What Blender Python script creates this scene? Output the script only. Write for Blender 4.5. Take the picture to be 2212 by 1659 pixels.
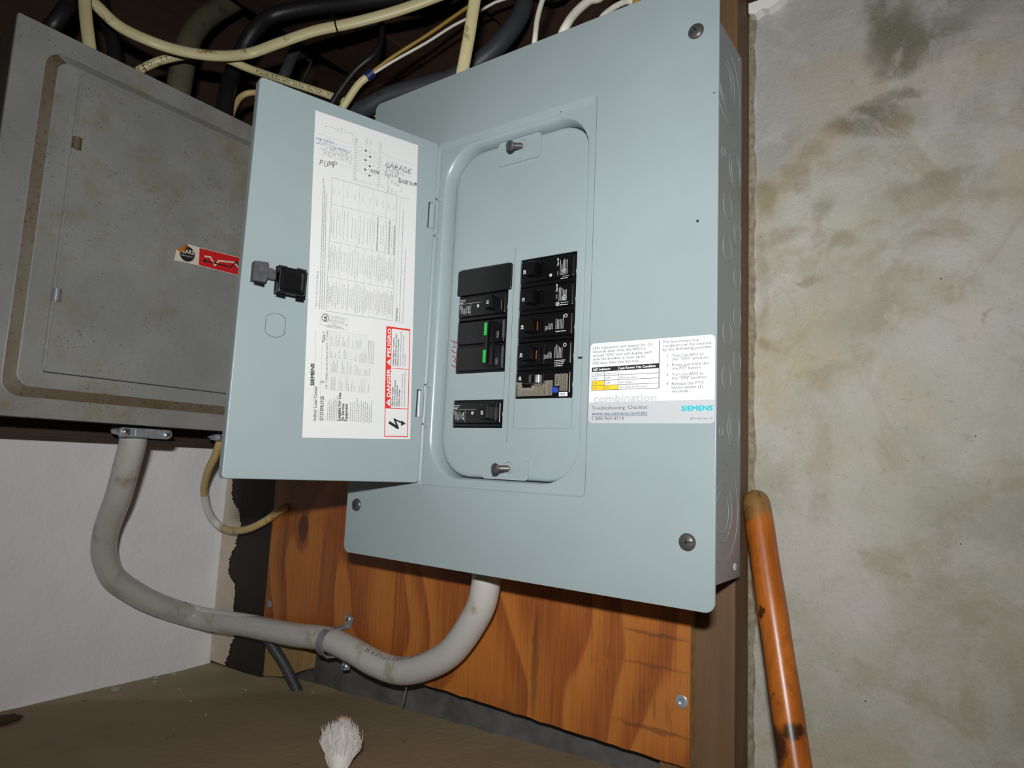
import bpy, bmesh, math, random
from mathutils import Vector, Matrix
random.seed(7)
for _o in list(bpy.data.objects): bpy.data.objects.remove(_o)
scene = bpy.context.scene
COL = scene.collection

# ------------------------------------------------------------------ camera
cam_d = bpy.data.cameras.new('camera')
cam_d.sensor_fit = 'HORIZONTAL'; cam_d.sensor_width = 36.0
cam_d.lens = 1431.945 / 2212 * 36.0
cam_d.clip_start = 0.01; cam_d.clip_end = 50
cam = bpy.data.objects.new('camera', cam_d); COL.objects.link(cam)
CAM = Vector((0.5093, -0.4424, 0.0914))
cR = Vector((0.81460, 0.57820, 0.04480)); cF = Vector((-0.57900, 0.80650, 0.11960)).normalized()
cR = (cR - cF * cR.dot(cF)).normalized(); cU = cR.cross(cF)
cam.matrix_world = Matrix((( cR.x, cU.x, -cF.x, CAM.x), (cR.y, cU.y, -cF.y, CAM.y), (cR.z, cU.z, -cF.z, CAM.z), (0, 0, 0, 1)))
scene.camera = cam

# ------------------------------------------------------------------ world + the camera's pop-up flash
w = bpy.data.worlds.new('world'); scene.world = w; w.use_nodes = True
w.node_tree.nodes['Background'].inputs[0].default_value = (0.9, 0.95, 1.0, 1)
w.node_tree.nodes['Background'].inputs[1].default_value = 0.006
fl = bpy.data.lights.new('camera_flash', 'AREA'); fl.shape = 'RECTANGLE'; fl.size = 0.034; fl.size_y = 0.014
fl.energy = 2.62; fl.spread = math.radians(128); fl.color = (1.0, 0.985, 0.96)
flo = bpy.data.objects.new('camera_flash', fl); COL.objects.link(flo)
fp = CAM - cR * 0.006 + cU * 0.083 - cF * 0.048
flo.matrix_world = Matrix.Translation(fp) @ cam.matrix_world.to_3x3().to_4x4()

vs = scene.view_settings
vs.view_transform = 'Standard'; vs.look = 'None'; vs.gamma = 1.0; vs.use_curve_mapping = False
vs.exposure = 0.0

# ------------------------------------------------------------------ helpers: materials
def srgb(r, g, b):
    f = lambda c: c / 12.92 if c <= 0.04045 else ((c + 0.055) / 1.055) ** 2.4
    return (f(r / 255), f(g / 255), f(b / 255), 1)

class NT:
    def __init__(s, name):
        s.m = bpy.data.materials.new(name); s.m.use_nodes = True
        s.t = s.m.node_tree; s.b = s.t.nodes['Principled BSDF']
        s.co = s.t.nodes.new('ShaderNodeTexCoord').outputs['Object']
    def n(s, kind): return s.t.nodes.new(kind)
    def set(s, sock, v):
        if hasattr(v, 'is_output'): s.t.links.new(v, sock)
        else: sock.default_value = v
    def math(s, op, a, b=0.0, clamp=False):
        n = s.n('ShaderNodeMath'); n.operation = op; n.use_clamp = clamp
        s.set(n.inputs[0], a); s.set(n.inputs[1], b); return n.outputs[0]
    def vmath(s, op, a, b=(0, 0, 0)):
        n = s.n('ShaderNodeVectorMath'); n.operation = op
        s.set(n.inputs[0], a); s.set(n.inputs[1], b); return n.outputs['Value' if op in ('LENGTH', 'DISTANCE', 'DOT_PRODUCT') else 'Vector']
    def noise(s, scale, detail=4, rough=0.55, vec=None, dist=0.0, color=False):
        n = s.n('ShaderNodeTexNoise'); n.inputs['Scale'].default_value = scale; n.inputs['Detail'].default_value = detail
        n.inputs['Roughness'].default_value = rough; n.inputs['Distortion'].default_value = dist
        s.t.links.new(vec or s.co, n.inputs['Vector']); return n.outputs['Color' if color else 'Fac']
    def scl(s, v, vec=None): return s.vmath('MULTIPLY', vec or s.co, v)
    def mr(s, v, a, b, c=0.0, d=1.0):
        n = s.n('ShaderNodeMapRange'); n.interpolation_type = 'SMOOTHSTEP'
        s.set(n.inputs[0], v)
        for i, x in enumerate((a, b, c, d)): n.inputs[i + 1].default_value = x
        return n.outputs[0]
    def ramp(s, v, stops):
        n = s.n('ShaderNodeValToRGB'); s.set(n.inputs[0], v); e = n.color_ramp.elements
        while len(e) < len(stops): e.new(0.5)
        for i, (p, c) in enumerate(stops): e[i].position = p; e[i].color = c
        return n.outputs[0]
    def mix(s, f, a, b, mode='MIX'):
        n = s.n('ShaderNodeMix'); n.data_type = 'RGBA'; n.blend_type = mode
        s.set(n.inputs[0], f); s.set(n.inputs[6], a); s.set(n.inputs[7], b); return n.outputs[2]
    def ell(s, c, r, vec, soft=0.35):
        d = s.vmath('SUBTRACT', vec, c); d = s.vmath('MULTIPLY', d, tuple(0.0 if k == 0 else 1.0 / k for k in r))
        return s.mr(s.vmath('LENGTH', d), 1.0 + soft, 1.0 - soft)
    def warp(s, amt, scale, detail=3):
        nc = s.noise(scale, detail, 0.6, color=True)
        d = s.vmath('SUBTRACT', nc, (0.5, 0.5, 0.5)); d = s.vmath('MULTIPLY', d, (amt, amt, amt))
        return s.vmath('ADD', s.co, d)
    def sep(s, vec=None):
        n = s.n('ShaderNodeSeparateXYZ'); s.t.links.new(vec or s.co, n.inputs[0]); return n.outputs
    def comb(s, x, y, z):
        n = s.n('ShaderNodeCombineXYZ'); s.set(n.inputs[0], x); s.set(n.inputs[1], y); s.set(n.inputs[2], z); return n.outputs[0]
    def bump(s, h, strength=0.3, dist=0.001):
        n = s.n('ShaderNodeBump'); n.inputs['Strength'].default_value = strength; n.inputs['Distance'].default_value = dist
        s.set(n.inputs['Height'], h); s.t.links.new(n.outputs[0], s.b.inputs['Normal'])
    def done(s, col, rough=0.6, metal=0.0, spec=0.5):
        s.set(s.b.inputs['Base Color'], col); s.set(s.b.inputs['Roughness'], rough)
        s.b.inputs['Metallic'].default_value = metal; s.b.inputs['Specular IOR Level'].default_value = spec
        return s.m

def plain(name, rgb, rough=0.5, metal=0.0, spec=0.5, var=0.06, vscale=60, bump=0.0):
    t = NT(name); c = srgb(*rgb)
    f = t.noise(vscale, 4)
    lo = tuple(max(0, x * (1 - var)) for x in c[:3]) + (1,); hi = tuple(min(1, x * (1 + var)) for x in c[:3]) + (1,)
    if bump: t.bump(t.noise(vscale * 8, 3), bump, 0.0004)
    return t.done(t.ramp(f, [(0.3, lo), (0.7, hi)]), rough, metal, spec)

M = {}
def mats():
    # blue grey baked enamel of the new panel
    def enamel(name, rgb, chips=()):
        t = NT(name); c = srgb(*rgb)
        f = t.noise(9, 3); col = t.mix(t.mr(f, 0.3, 0.7), tuple(x * .97 for x in c[:3]) + (1,), tuple(min(1, x * 1.03) for x in c[:3]) + (1,))
        for (x, z, r) in chips:
            col = t.mix(t.ell((x, 0, z), (r, 0, r * 1.2), t.warp(0.001, 900), 0.3), col, srgb(40, 40, 38))
        t.bump(t.noise(700, 2), 0.06, 0.0003)
        return t.done(col, 0.3, 0.0, 0.45)
    M['enamel'] = enamel('blue_grey_enamel', (145, 159, 162))
    M['cover'] = enamel('blue_grey_enamel_cover', (145, 159, 162), [(.3476 - PX, .2688, .0009), (.3588 - PX, .3626, .0006), (.2285 - PX, .386, .0005)])
    M['enamel_side'] = enamel('grey_enamel_enclosure', (132, 138, 142))
    M['black'] = plain('black_plastic', (12, 12, 13), 0.3, spec=0.45, var=0.15, vscale=120)
    M['black_gloss'] = plain('black_gloss_plastic', (8, 8, 9), 0.12, spec=0.6)
    M['black_dust'] = plain('dusty_black_plastic', (62, 63, 66), 0.6, var=0.35, vscale=260)
    M['black_screw'] = plain('black_oxide_screw', (78, 76, 76), 0.38, 0.25, var=0.2, vscale=300)
    M['slit'] = plain('dark_slit', (40, 44, 46), 0.8)
    M['seamline'] = plain('shadowed_enamel_seam', (92, 102, 104), 0.7)
    M['faint'] = plain('faint_blue_moulded_text', (34, 40, 54), 0.5)
    M['chrome'] = plain('polished_steel_and_glint', (205, 208, 212), 0.18, 0.75)
    M['zinc'] = plain('zinc_plated_steel', (172, 180, 188), 0.3, 0.45, var=0.2, vscale=220)
    M['galv'] = plain('dull_grey_steel', (140, 144, 150), 0.35, 0.3, var=0.15, vscale=150)
    M['copper'] = plain('bare_copper', (170, 88, 44), 0.35, 1.0)
    M['amber'] = plain('amber_glint', (150, 78, 26), 0.2)
    M['green'] = plain('green_indicator', (22, 172, 70), 0.45)
    M['blue'] = plain('blue_button', (38, 66, 170), 0.4)
    M['bluetape'] = plain('blue_tape', (22, 48, 96), 0.45)
    M['orange_p'] = plain('aged_orange_paper', (186, 112, 34), 0.7, var=0.2, vscale=200)
    M['red'] = plain('red_print', (214, 48, 40), 0.55)
    M['redink'] = plain('red_marker_ink', (150, 30, 28), 0.6)
    M['sred'] = plain('red_sticker_print', (205, 36, 40), 0.4)
    M['paper'] = plain('white_label_paper', (212, 214, 215), 0.62, var=0.012, vscale=25)
    M['vinyl'] = plain('white_vinyl_sticker', (218, 222, 223), 0.4, var=0.01)
    M['vgrey'] = plain('grey_vinyl_print', (182, 186, 190), 0.4, var=0.01)
    M['cream_p'] = plain('aged_white_paper', (214, 208, 190), 0.5, var=0.06, vscale=120)
    M['ink'] = plain('black_ink', (26, 26, 28), 0.6)
    M['ink2'] = plain('fine_print_ink', (128, 130, 132), 0.6)
    M['ink3'] = plain('grey_ink', (82, 84, 86), 0.6)
    M['bluepen'] = plain('blue_pen_ink', (92, 116, 160), 0.6)
    M['navy'] = plain('navy_print', (34, 52, 110), 0.6)
    M['teal'] = plain('teal_print', (0, 176, 190), 0.5)
    M['yellow'] = plain('yellow_print', (236, 196, 50), 0.5)
    M['ghost'] = plain('pale_grey_print', (186, 190, 192), 0.5)
    M['white_p'] = plain('white_print', (215, 218, 218), 0.5)
    M['taupe'] = plain('taupe_breaker_label', (122, 116, 104), 0.5, var=0.03)
    # cables
    def cablemat(name, rgb, dirt, amt, rough=0.4, sc=45):
        t = NT(name); c = srgb(*rgb); d = srgb(*dirt)
        f = t.noise(sc, 5, 0.65); col = t.mix(t.mr(f, 0.62 - amt * .3, 0.72), c, d)
        t.bump(t.noise(180, 3), 0.15, 0.0006)
        return t.done(col, rough)
    M['nm_cream'] = cablemat('cream_cable_jacket', (214, 204, 158), (150, 132, 84), 0.1)
    M['nm_old'] = cablemat('aged_beige_cable_jacket', (206, 180, 122), (156, 124, 70), 0.2)
    M['nm_white'] = cablemat('white_cable_jacket', (222, 220, 206), (170, 160, 130), 0.05)
    M['nm_yellow'] = cablemat('yellow_wire_jacket', (150, 122, 44), (110, 88, 34), 0.1)
    M['cab_black'] = cablemat('black_cable_jacket', (30, 29, 33), (52, 48, 42), 0.1, 0.45)
    M['cab_char'] = cablemat('charcoal_cable_jacket', (58, 62, 66), (44, 44, 44), 0.1, 0.5)
    M['cab_grey'] = cablemat('grey_service_cable_jacket', (188, 188, 184), (150, 146, 118), 0.32, 0.24, 30)
    M['pipe'] = cablemat('dull_green_grey_conduit', (104, 102, 82), (70, 64, 46), 0.2, 0.5)
    M['whitepaint'] = plain('white_paint_smear', (226, 224, 220), 0.6, var=0.05)
    # old box
    t = NT('aged_grey_enamel_rust')
    base = t.ramp(t.noise(14, 5), [(0.3, srgb(126, 128, 128)), (0.7, srgb(144, 145, 142))])
    tan = t.math('MULTIPLY', t.mr(t.noise(22, 6, 0.7), 0.46, 0.74), 0.7)
    col = t.mix(tan, base, srgb(122, 114, 86))
    sp = t.mr(t.noise(480, 3, 0.6), 0.61, 0.70); patch = t.mr(t.noise(26, 4, 0.6), 0.42, 0.62)
    col = t.mix(t.math('MULTIPLY', sp, t.math('ADD', t.math('MULTIPLY', patch, 0.8), 0.15)), col, srgb(84, 62, 34))
    dk = t.mr(t.noise(560, 2, 0.5), 0.72, 0.76); col = t.mix(dk, col, srgb(44, 38, 30))
    t.bump(t.noise(420, 3), 0.12, 0.0005); M['oldbox'] = t.done(col, 0.5)
    t = NT('rust_streaked_old_enamel')
    base = t.ramp(t.noise(30, 5), [(0.32, srgb(106, 100, 86)), (0.68, srgb(96, 82, 58))])
    col = t.mix(t.mr(t.noise(240, 4, 0.7), 0.55, 0.68), base, srgb(80, 56, 32))
    M['oldrust'] = t.done(col, 0.6)
    # wood
    def wood(name, a, b, dark, axis='Z', scale=1.0, rough=0.7):
        t = NT(name); st = {'Z': (70, 70, 5), 'Y': (70, 5, 70)}[axis]
        f = t.noise(1.0 * scale, 6, 0.6, vec=t.scl(st)); g = t.noise(4.0 * scale, 4, 0.6, vec=t.scl(st))
        col = t.ramp(f, [(0.3, srgb(*a)), (0.68, srgb(*b))]); col = t.mix(t.math('MULTIPLY', t.mr(g, 0.55, 0.75), 0.6), col, srgb(*dark))
        t.bump(g, 0.25, 0.001); return t.done(col, rough)
    M['stud'] = wood('brown_stud_wood', (92, 68, 46), (112, 84, 58), (66, 46, 30))
    M['stud_dark'] = wood('dark_stained_stud_wood', (30, 23, 19), (42, 31, 24), (16, 12, 10))
    M['subfloor'] = wood('shaded_subfloor_wood', (22, 16, 13), (30, 22, 17), (12, 9, 8), 'Y')  # near-black tone puts the shade between the joists into the planks
    M['oldside'] = plain('dusty_shaded_brown_enamel', (62, 54, 44), 0.7, var=0.3, vscale=40)  # rusty brown box side, with its grazing-light shade mixed into the colour
    M['joist'] = wood('dark_joist_wood', (52, 35, 26), (66, 45, 33), (30, 21, 16), 'Y')
    M['backer'] = wood('dark_backer_wood', (48, 38, 30), (64, 50, 38), (30, 24, 20), 'Y')
    M['blockwood'] = wood('pale_offcut_wood', (140, 112, 72), (160, 128, 84), (110, 84, 52))
    # plywood
    t = NT('orange_plywood')
    xyz = t.sep(); lo = t.noise(1.0, 2, 0.5, vec=t.scl((7, 7, 3.0))); lo2 = t.noise(1.0, 2, 0.5, vec=t.scl((2.2, 2.2, 1.2)))
    ph = t.math('ADD', t.math('MULTIPLY', xyz[0], 120), t.math('ADD', t.math('MULTIPLY', lo, 34), t.math('MULTIPLY', lo2, 60)))
    saw = t.math('FRACT', t.math('DIVIDE', ph, 6.283)); band = t.mr(saw, 0.0, 0.85); band = t.math('MULTIPLY', band, t.mr(saw, 1.0, 0.9))
    fine = t.noise(1.0, 6, 0.7, vec=t.scl((420, 420, 12)))
    v = t.math('ADD', t.math('MULTIPLY', band, 0.34), t.math('MULTIPLY', fine, 0.72))
    col = t.ramp(v, [(0.15, srgb(182, 118, 54)), (0.45, srgb(170, 102, 42)), (0.7, srgb(142, 78, 34)), (0.95, srgb(106, 56, 26))])
    streak = t.math('MULTIPLY', t.mr(t.noise(1.0, 5, 0.7, vec=t.scl((300, 300, 14))), 0.60, 0.70), t.mr(t.noise(9, 3), 0.45, 0.62))
    col = t.mix(t.math('MULTIPLY', streak, 0.75), col, srgb(70, 40, 20))
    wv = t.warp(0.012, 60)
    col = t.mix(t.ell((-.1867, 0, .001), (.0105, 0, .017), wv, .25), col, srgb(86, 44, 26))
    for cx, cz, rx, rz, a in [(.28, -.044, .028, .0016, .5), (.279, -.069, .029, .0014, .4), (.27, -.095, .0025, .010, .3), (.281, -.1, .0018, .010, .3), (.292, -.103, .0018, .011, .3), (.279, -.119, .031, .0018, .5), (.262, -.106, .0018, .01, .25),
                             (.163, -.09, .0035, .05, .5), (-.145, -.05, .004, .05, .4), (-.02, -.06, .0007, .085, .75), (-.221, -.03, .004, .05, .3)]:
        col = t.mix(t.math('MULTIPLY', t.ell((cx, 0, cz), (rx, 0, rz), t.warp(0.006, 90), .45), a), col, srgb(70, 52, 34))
    dirt = t.mr(t.noise(16, 5, .7), .55, .78); col = t.mix(t.math('MULTIPLY', dirt, .35), col, srgb(96, 60, 30))
    t.bump(fine, 0.2, 0.0008); M['ply'] = t.done(col, 0.5)
    M['plyedge'] = plain('plywood_edge', (150, 118, 70), 0.8, var=0.25, vscale=150)
    # painted white block wall
    t = NT('rough_white_painted_wall')
    col = t.ramp(t.noise(7, 5, 0.6), [(0.3, srgb(226, 228, 232)), (0.7, srgb(240, 241, 244))])
    sc = t.mr(t.noise(1.0, 4, 0.7, vec=t.scl((30, 30, 60))), .68, .76); col = t.mix(t.math('MULTIPLY', sc, .35), col, srgb(150, 150, 156))
    h = t.math('ADD', t.math('MULTIPLY', t.noise(150, 5, 0.6), .5), t.math('MULTIPLY', t.noise(24, 4, .6), 1.5)); t.bump(h, 0.5, 0.003)
    M['white_wall'] = t.done(col, 0.75)
    M['cream_wall'] = plain('cream_peeling_paint', (206, 196, 176), 0.7, var=0.08, vscale=40, bump=0.3)
    # concrete
    t = NT('stained_concrete')
    c0 = t.noise(8, 6, 0.62); col = t.ramp(c0, [(0.28, srgb(142, 140, 128)), (0.5, srgb(164, 163, 151)), (0.75, srgb(180, 178, 170))])
    up = t.mr(t.math('ADD', t.sep()[2], t.math('MULTIPLY', t.noise(10, 3), .08)), .36, .44); col = t.mix(t.math('MULTIPLY', up, .55), col, srgb(142, 144, 146))
    col = t.mix(t.math('MULTIPLY', t.mr(t.noise(5, 4, .6, dist=1.0), .5, .66), .45), col, srgb(170, 152, 118))
    w1 = t.warp(0.03, 26, 6); nz = t.noise(70, 6, .7, color=True); wv = t.vmath('ADD', w1, t.vmath('MULTIPLY', t.vmath('SUBTRACT', nz, (.5, .5, .5)), (.014, .014, .014)))
    g = srgb(90, 88, 66); br = srgb(120, 104, 78)
    for cx, cz, rx, rz, a, c in [(.455, .478, .015, .026, .7, g), (.458, .448, .019, .02, .7, g), (.482, .440, .026, .016, .62, g), (.498, .475, .03, .03, .4, g), (.462, .424, .016, .008, .6, g), (.438, .389, .021, .012, .75, g), (.458, .379, .013, .009, .62, br), (.470, .398, .009, .004, .5, g), (.458, .402, .016, .0035, .45, g),
                             (.418, .385, .012, .007, .4, br), (.398, .372, .012, .008, .4, br), (.382, .356, .010, .010, .42, br), (.372, .344, .020, .004, .35, br), (.354, .336, .010, .016, .55, br), (.402, .318, .009, .011, .4, g), (.413, .288, .014, .006, .45, br), (.396, .292, .005, .02, .3, br), (.489, .322, .03, .008, .4, g), (.50, .308, .03, .006, .35, br), (.487, .284, .02, .010, .42, br),
                             (.393, .259, .008, .003, .5, br), (.512, .212, .002, .006, .6, br), (.357, .206, .006, .006, .5, br), (.356, .26, .006, .04, .4, br), (.43, .22, .03, .01, .2, br), (.40, .10, .008, .06, .22, br), (.47, -.02, .03, .05, .2, br), (.37, .30, .02, .006, .3, br)]:
        col = t.mix(t.math('MULTIPLY', t.ell((cx, 0, cz), (rx, 0, rz), wv, .55), a), col, c)
    col = t.mix(t.math('MULTIPLY', t.mr(t.noise(120, 5, .7), .58, .72), .28), col, srgb(98, 92, 74))
    col = t.mix(t.math('MULTIPLY', t.mr(t.noise(17, 6, .65, dist=.6), .48, .62), .5), col, srgb(176, 174, 172)); col = t.mix(t.math('MULTIPLY', t.mr(t.noise(13, 6, .65, dist=.8, vec=t.vmath('ADD', t.co, (3, 1, 5))), .52, .66), .45), col, srgb(134, 128, 104))
    col = t.mix(t.mr(t.noise(190, 2, .5), .79, .80), col, srgb(60, 54, 44))
    col = t.mix(t.math('MULTIPLY', t.mr(t.noise(620, 2, .5), .58, .66), .16), col, srgb(104, 98, 82)); col = t.mix(t.math('MULTIPLY', t.mr(t.noise(540, 2, .5), .62, .7), .15), col, srgb(196, 190, 172))
    h = t.math('ADD', t.noise(260, 4, .6), t.math('MULTIPLY', t.noise(40, 4), 1.2)); t.bump(h, .35, .0022)
    M['concrete'] = t.done(col, 0.8)
    M['mortar'] = plain('crumbly_mortar', (128, 120, 102), 0.9, var=0.35, vscale=160, bump=.6)
    M['kerb'] = plain('dark_grey_concrete', (82, 82, 82), 0.9, var=0.4, vscale=35, bump=0.5)
    t = NT('dusty_brown_ledge')
    col = t.ramp(t.noise(7, 6, .6), [(.3, srgb(150, 139, 110)), (.7, srgb(168, 155, 124))])
    x, y, z = t.sep()
    side = t.math('ADD', t.math('SUBTRACT', t.math('MULTIPLY', x, 1.0), t.math('MULTIPLY', y, 1.05)), t.math('MULTIPLY', t.noise(9, 4), .06))
    col = t.mix(t.math('MULTIPLY', t.mr(side, -.27, -.215), .55), col, srgb(124, 96, 70))
    col = t.mix(t.mr(t.noise(48, 3, .6), .68, .75), col, srgb(90, 76, 56)); col = t.mix(t.math('MULTIPLY', t.mr(t.noise(11, 4, .6), .55, .7), .5), col, srgb(126, 106, 78))
    t.bump(t.noise(120, 5), .4, .002); M['ledge'] = t.done(col, .85)
    # orange handle
    t = NT('varnished_orange_handle')
    col = t.ramp(t.noise(1.0, 5, .6, vec=t.scl((60, 60, 8))), [(.3, srgb(142, 72, 20)), (.7, srgb(182, 104, 32))])
    col = t.mix(t.math('MULTIPLY', t.mr(t.noise(38, 5, .7), .52, .7), .55), col, srgb(118, 60, 22))
    blot = t.mr(t.noise(52, 3, .5), .655, .70); lowm = t.mr(t.sep()[2], .06, -.12, .35, 1.0)
    col = t.mix(t.math('MULTIPLY', blot, lowm), col, srgb(38, 22, 12))
    for c, r, a in [((.3935, .066, -.086), (.010, .02, .006), .9), ((.381, .072, -.098), (.009, .02, .012), .9), ((.3655, .10, -.012), (.0025, .02, .005), .9), ((.3455, .12, .062), (.010, .02, .010), .75)]:
        col = t.mix(t.math('MULTIPLY', t.ell(c, r, t.warp(.01, 140), .3), a), col, srgb(34, 22, 12))
    tip = t.mr(t.math('ADD', t.sep()[2], t.math('MULTIPLY', t.noise(70, 5, .7), .03)), .066, .084); col = t.mix(tip, col, srgb(126, 96, 56)); col = t.mix(t.math('MULTIPLY', t.mr(t.noise(130, 4, .7), .52, .64), tip), col, srgb(72, 48, 26))
    M['handle'] = t.done(col, 0.33)
    M['bristle'] = plain('white_bristle', (232, 230, 226), 0.8, var=0.05)
    M['flake'] = plain('pale_paint_flake', (176, 172, 158), 0.8)
    M['lump'] = plain('dark_brown_lump', (62, 48, 28), 0.9, var=0.4, vscale=120, bump=.5)
PX = 0.181  # panel centre X: its parts are modelled around this point
mats()

# ------------------------------------------------------------------ helpers: meshes
class MB:
    def __init__(s): s.v = []; s.f = []
    def add(s, vs, fs):
        o = len(s.v); s.v += [tuple(p) for p in vs]; s.f += [tuple(i + o for i in q) for q in fs]
    def box(s, x0, x1, y0, y1, z0, z1):
        s.add([(x, y, z) for x in (x0, x1) for y in (y0, y1) for z in (z0, z1)], [(0, 1, 3, 2), (4, 6, 7, 5), (0, 4, 5, 1), (2, 3, 7, 6), (0, 2, 6, 4), (1, 5, 7, 3)])
        return s
    def bbox(s, x0, x1, y0, y1, z0, z1, bev=0.001, seg=2):
        bm = bmesh.new(); bmesh.ops.create_cube(bm, size=1)
        for v in bm.verts: v.co = Vector(((x0 + x1) / 2 + v.co.x * (x1 - x0), (y0 + y1) / 2 + v.co.y * (y1 - y0), (z0 + z1) / 2 + v.co.z * (z1 - z0)))
        bmesh.ops.bevel(bm, geom=bm.edges[:], offset=bev, segments=seg, affect='EDGES', profile=0.5)
        s.bm(bm); return s
    def bm(s, bm, mat=None):
        bm.verts.index_update(); s.add([(mat @ v.co if mat else v.co) for v in bm.verts], [[v.index for v in f.verts] for f in bm.faces]); bm.free()
    def loft(s, loops, cap0=False, cap1=False, closed=True):
        n = len(loops[0]); vs = [p for l in loops for p in l]; fs = []
        for i in range(len(loops) - 1):
            for j in range(n if closed else n - 1):
                k = (j + 1) % n; fs.append((i * n + j, i * n + k, (i + 1) * n + k, (i + 1) * n + j))
        if cap0: fs.append(tuple(reversed(range(n))))
        if cap1: fs.append(tuple((len(loops) - 1) * n + j for j in range(n)))
        s.add(vs, fs); return s
    def prism(s, poly, fn, t0, t1):
        """polygon (a,b) extruded from depth t0 to t1 through fn(a,b,t)"""
        n = len(poly); s.add([fn(a, b, t0) for a, b in poly] + [fn(a, b, t1) for a, b in poly],
              [tuple(range(n)), tuple(reversed(range(n, 2 * n)))] + [(i, i + n, (i + 1) % n + n, (i + 1) % n) for i in range(n)]); return s
    def lathe(s, prof, origin, axis, n=20, cap=True):
        """prof: (distance along axis, radius)"""
        a = Vector(axis).normalized(); u = a.orthogonal().normalized(); v = a.cross(u); o = Vector(origin)
        s.loft([[o + a * d + (u * math.cos(2 * math.pi * k / n) + v * math.sin(2 * math.pi * k / n)) * r for k in range(n)] for d, r in prof], cap, cap); return s
    def torus(s, c, axis, R, r, n=28, m=6, a0=0, a1=2 * math.pi):
        a = Vector(axis).normalized(); u = Vector((0, 0, 1)) if abs(a.z) < .9 else Vector((1, 0, 0)); u = (u - a * u.dot(a)).normalized(); v = a.cross(u); c = Vector(c)
        full = abs(a1 - a0 - 2 * math.pi) < 1e-6; L = []
        for k in range(n if full else n + 1):
            t = a0 + (a1 - a0) * k / n; d = u * math.cos(t) + v * math.sin(t)
            L.append([c + d * (R + r * math.cos(2 * math.pi * j / m)) + a * r * math.sin(2 * math.pi * j / m) for j in range(m)])
        if full: L.append(L[0])
        s.loft(L, not full, not full); return s
    def tube(s, pts, r, n=12, sub=5, ry=None, cap=True, rad=None):
        P = smooth(pts, sub); F = frames(P); m = len(P)
        L = []
        for i, (p, (t, u, v)) in enumerate(zip(P, F)):
            k = rad(i / (m - 1)) if rad else 1.0
            L.append([p + u * (r * k * math.cos(2 * math.pi * j / n)) + v * ((ry or r) * k * math.sin(2 * math.pi * j / n)) for j in range(n)])
        s.loft(L, cap, cap); return s

def smooth(pts, sub):
    P = [Vector(p) for p in pts]
    if sub <= 1 or len(P) < 3: return P
    E = [P[0] * 2 - P[1]] + P + [P[-1] * 2 - P[-2]]; out = []
    for i in range(1, len(E) - 2):
        a, b, c, d = E[i - 1:i + 3]
        for k in range(sub):
            t = k / sub; out.append(0.5 * ((2 * b) + (c - a) * t + (2 * a - 5 * b + 4 * c - d) * t * t + (3 * b - a - 3 * c + d) * t ** 3))
    out.append(P[-1]); return out
def frames(P):
    T = [(P[min(i + 1, len(P) - 1)] - P[max(i - 1, 0)]).normalized() for i in range(len(P))]
    u = T[0].orthogonal().normalized(); out = []
    view = Vector((.75, -.6, .2))
    u = (view - T[0] * view.dot(T[0])).normalized()
    for t in T:
        u = (u - t * u.dot(t)).normalized(); out.append((t, u, t.cross(u)))
    return out
def rr(x0, x1, z0, z1, r, n=7):
    r = min(r, (x1 - x0) / 2 - 1e-6, (z1 - z0) / 2 - 1e-6); out = []
    for cx, cz, a in ((x1 - r, z0 + r, -90), (x1 - r, z1 - r, 0), (x0 + r, z1 - r, 90), (x0 + r, z0 + r, 180)):
        for k in range(n + 1):
            t = math.radians(a + 90 * k / n); out.append((cx + r * math.cos(t), cz + r * math.sin(t)))
    return out
ROOTS = {}
def origin_of(p):
    while p.parent: p = p.parent
    return Vector(ROOTS.get(p.name, (0, 0, 0)))
def mk(name, mb, mat, parent=None, sm=True, origin=None, angle=35):
    """one mesh object; coordinates given in the place's own metres, stored relative to the thing's base"""
    me = bpy.data.meshes.new(name)
    o_ = origin_of(parent) if parent else Vector(origin or (0, 0, 0))
    me.from_pydata([tuple(Vector(p) - o_) for p in mb.v], [], mb.f); me.update()
    bm = bmesh.new(); bm.from_mesh(me); bmesh.ops.recalc_face_normals(bm, faces=bm.faces); bm.to_mesh(me); bm.free()
    me.materials.append(M[mat])
    o = bpy.data.objects.new(name, me); COL.objects.link(o)
    if sm:
        for p in me.polygons: p.use_smooth = True
        bm = bmesh.new(); bm.from_mesh(me)
        for e in bm.edges:
            if len(e.link_faces) == 2 and e.calc_face_angle(0) > math.radians(angle): e.smooth = False
        bm.to_mesh(me); bm.free()
        wn = o.modifiers.new('weighted', 'WEIGHTED_NORMAL'); wn.keep_sharp = True; wn.weight = 100
    if parent: o.parent = parent
    elif origin: o.location = o_; ROOTS[o.name] = tuple(o_)
    return o
def thing(name, label, cat, loc, group=None):
    o = bpy.data.objects.new(name, None); COL.objects.link(o); o.location = loc; o.empty_display_size = .02
    ROOTS[o.name] = tuple(loc); return tag(o, label, cat, group)
def tag(o, label, cat, group=None):
    o['label'] = label; o['category'] = cat
    if group: o['group'] = group
    return o
def struct(name, mb, mat, sm=False):
    o = mk(name, mb, mat, sm=sm); o['kind'] = 'structure'; return o
def add_mat(o, key, test):
    """second material on faces chosen by their centre"""
    o.data.materials.append(M[key]); i = len(o.data.materials) - 1
    for p in o.data.polygons:
        if test(p.center): p.material_index = i

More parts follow.
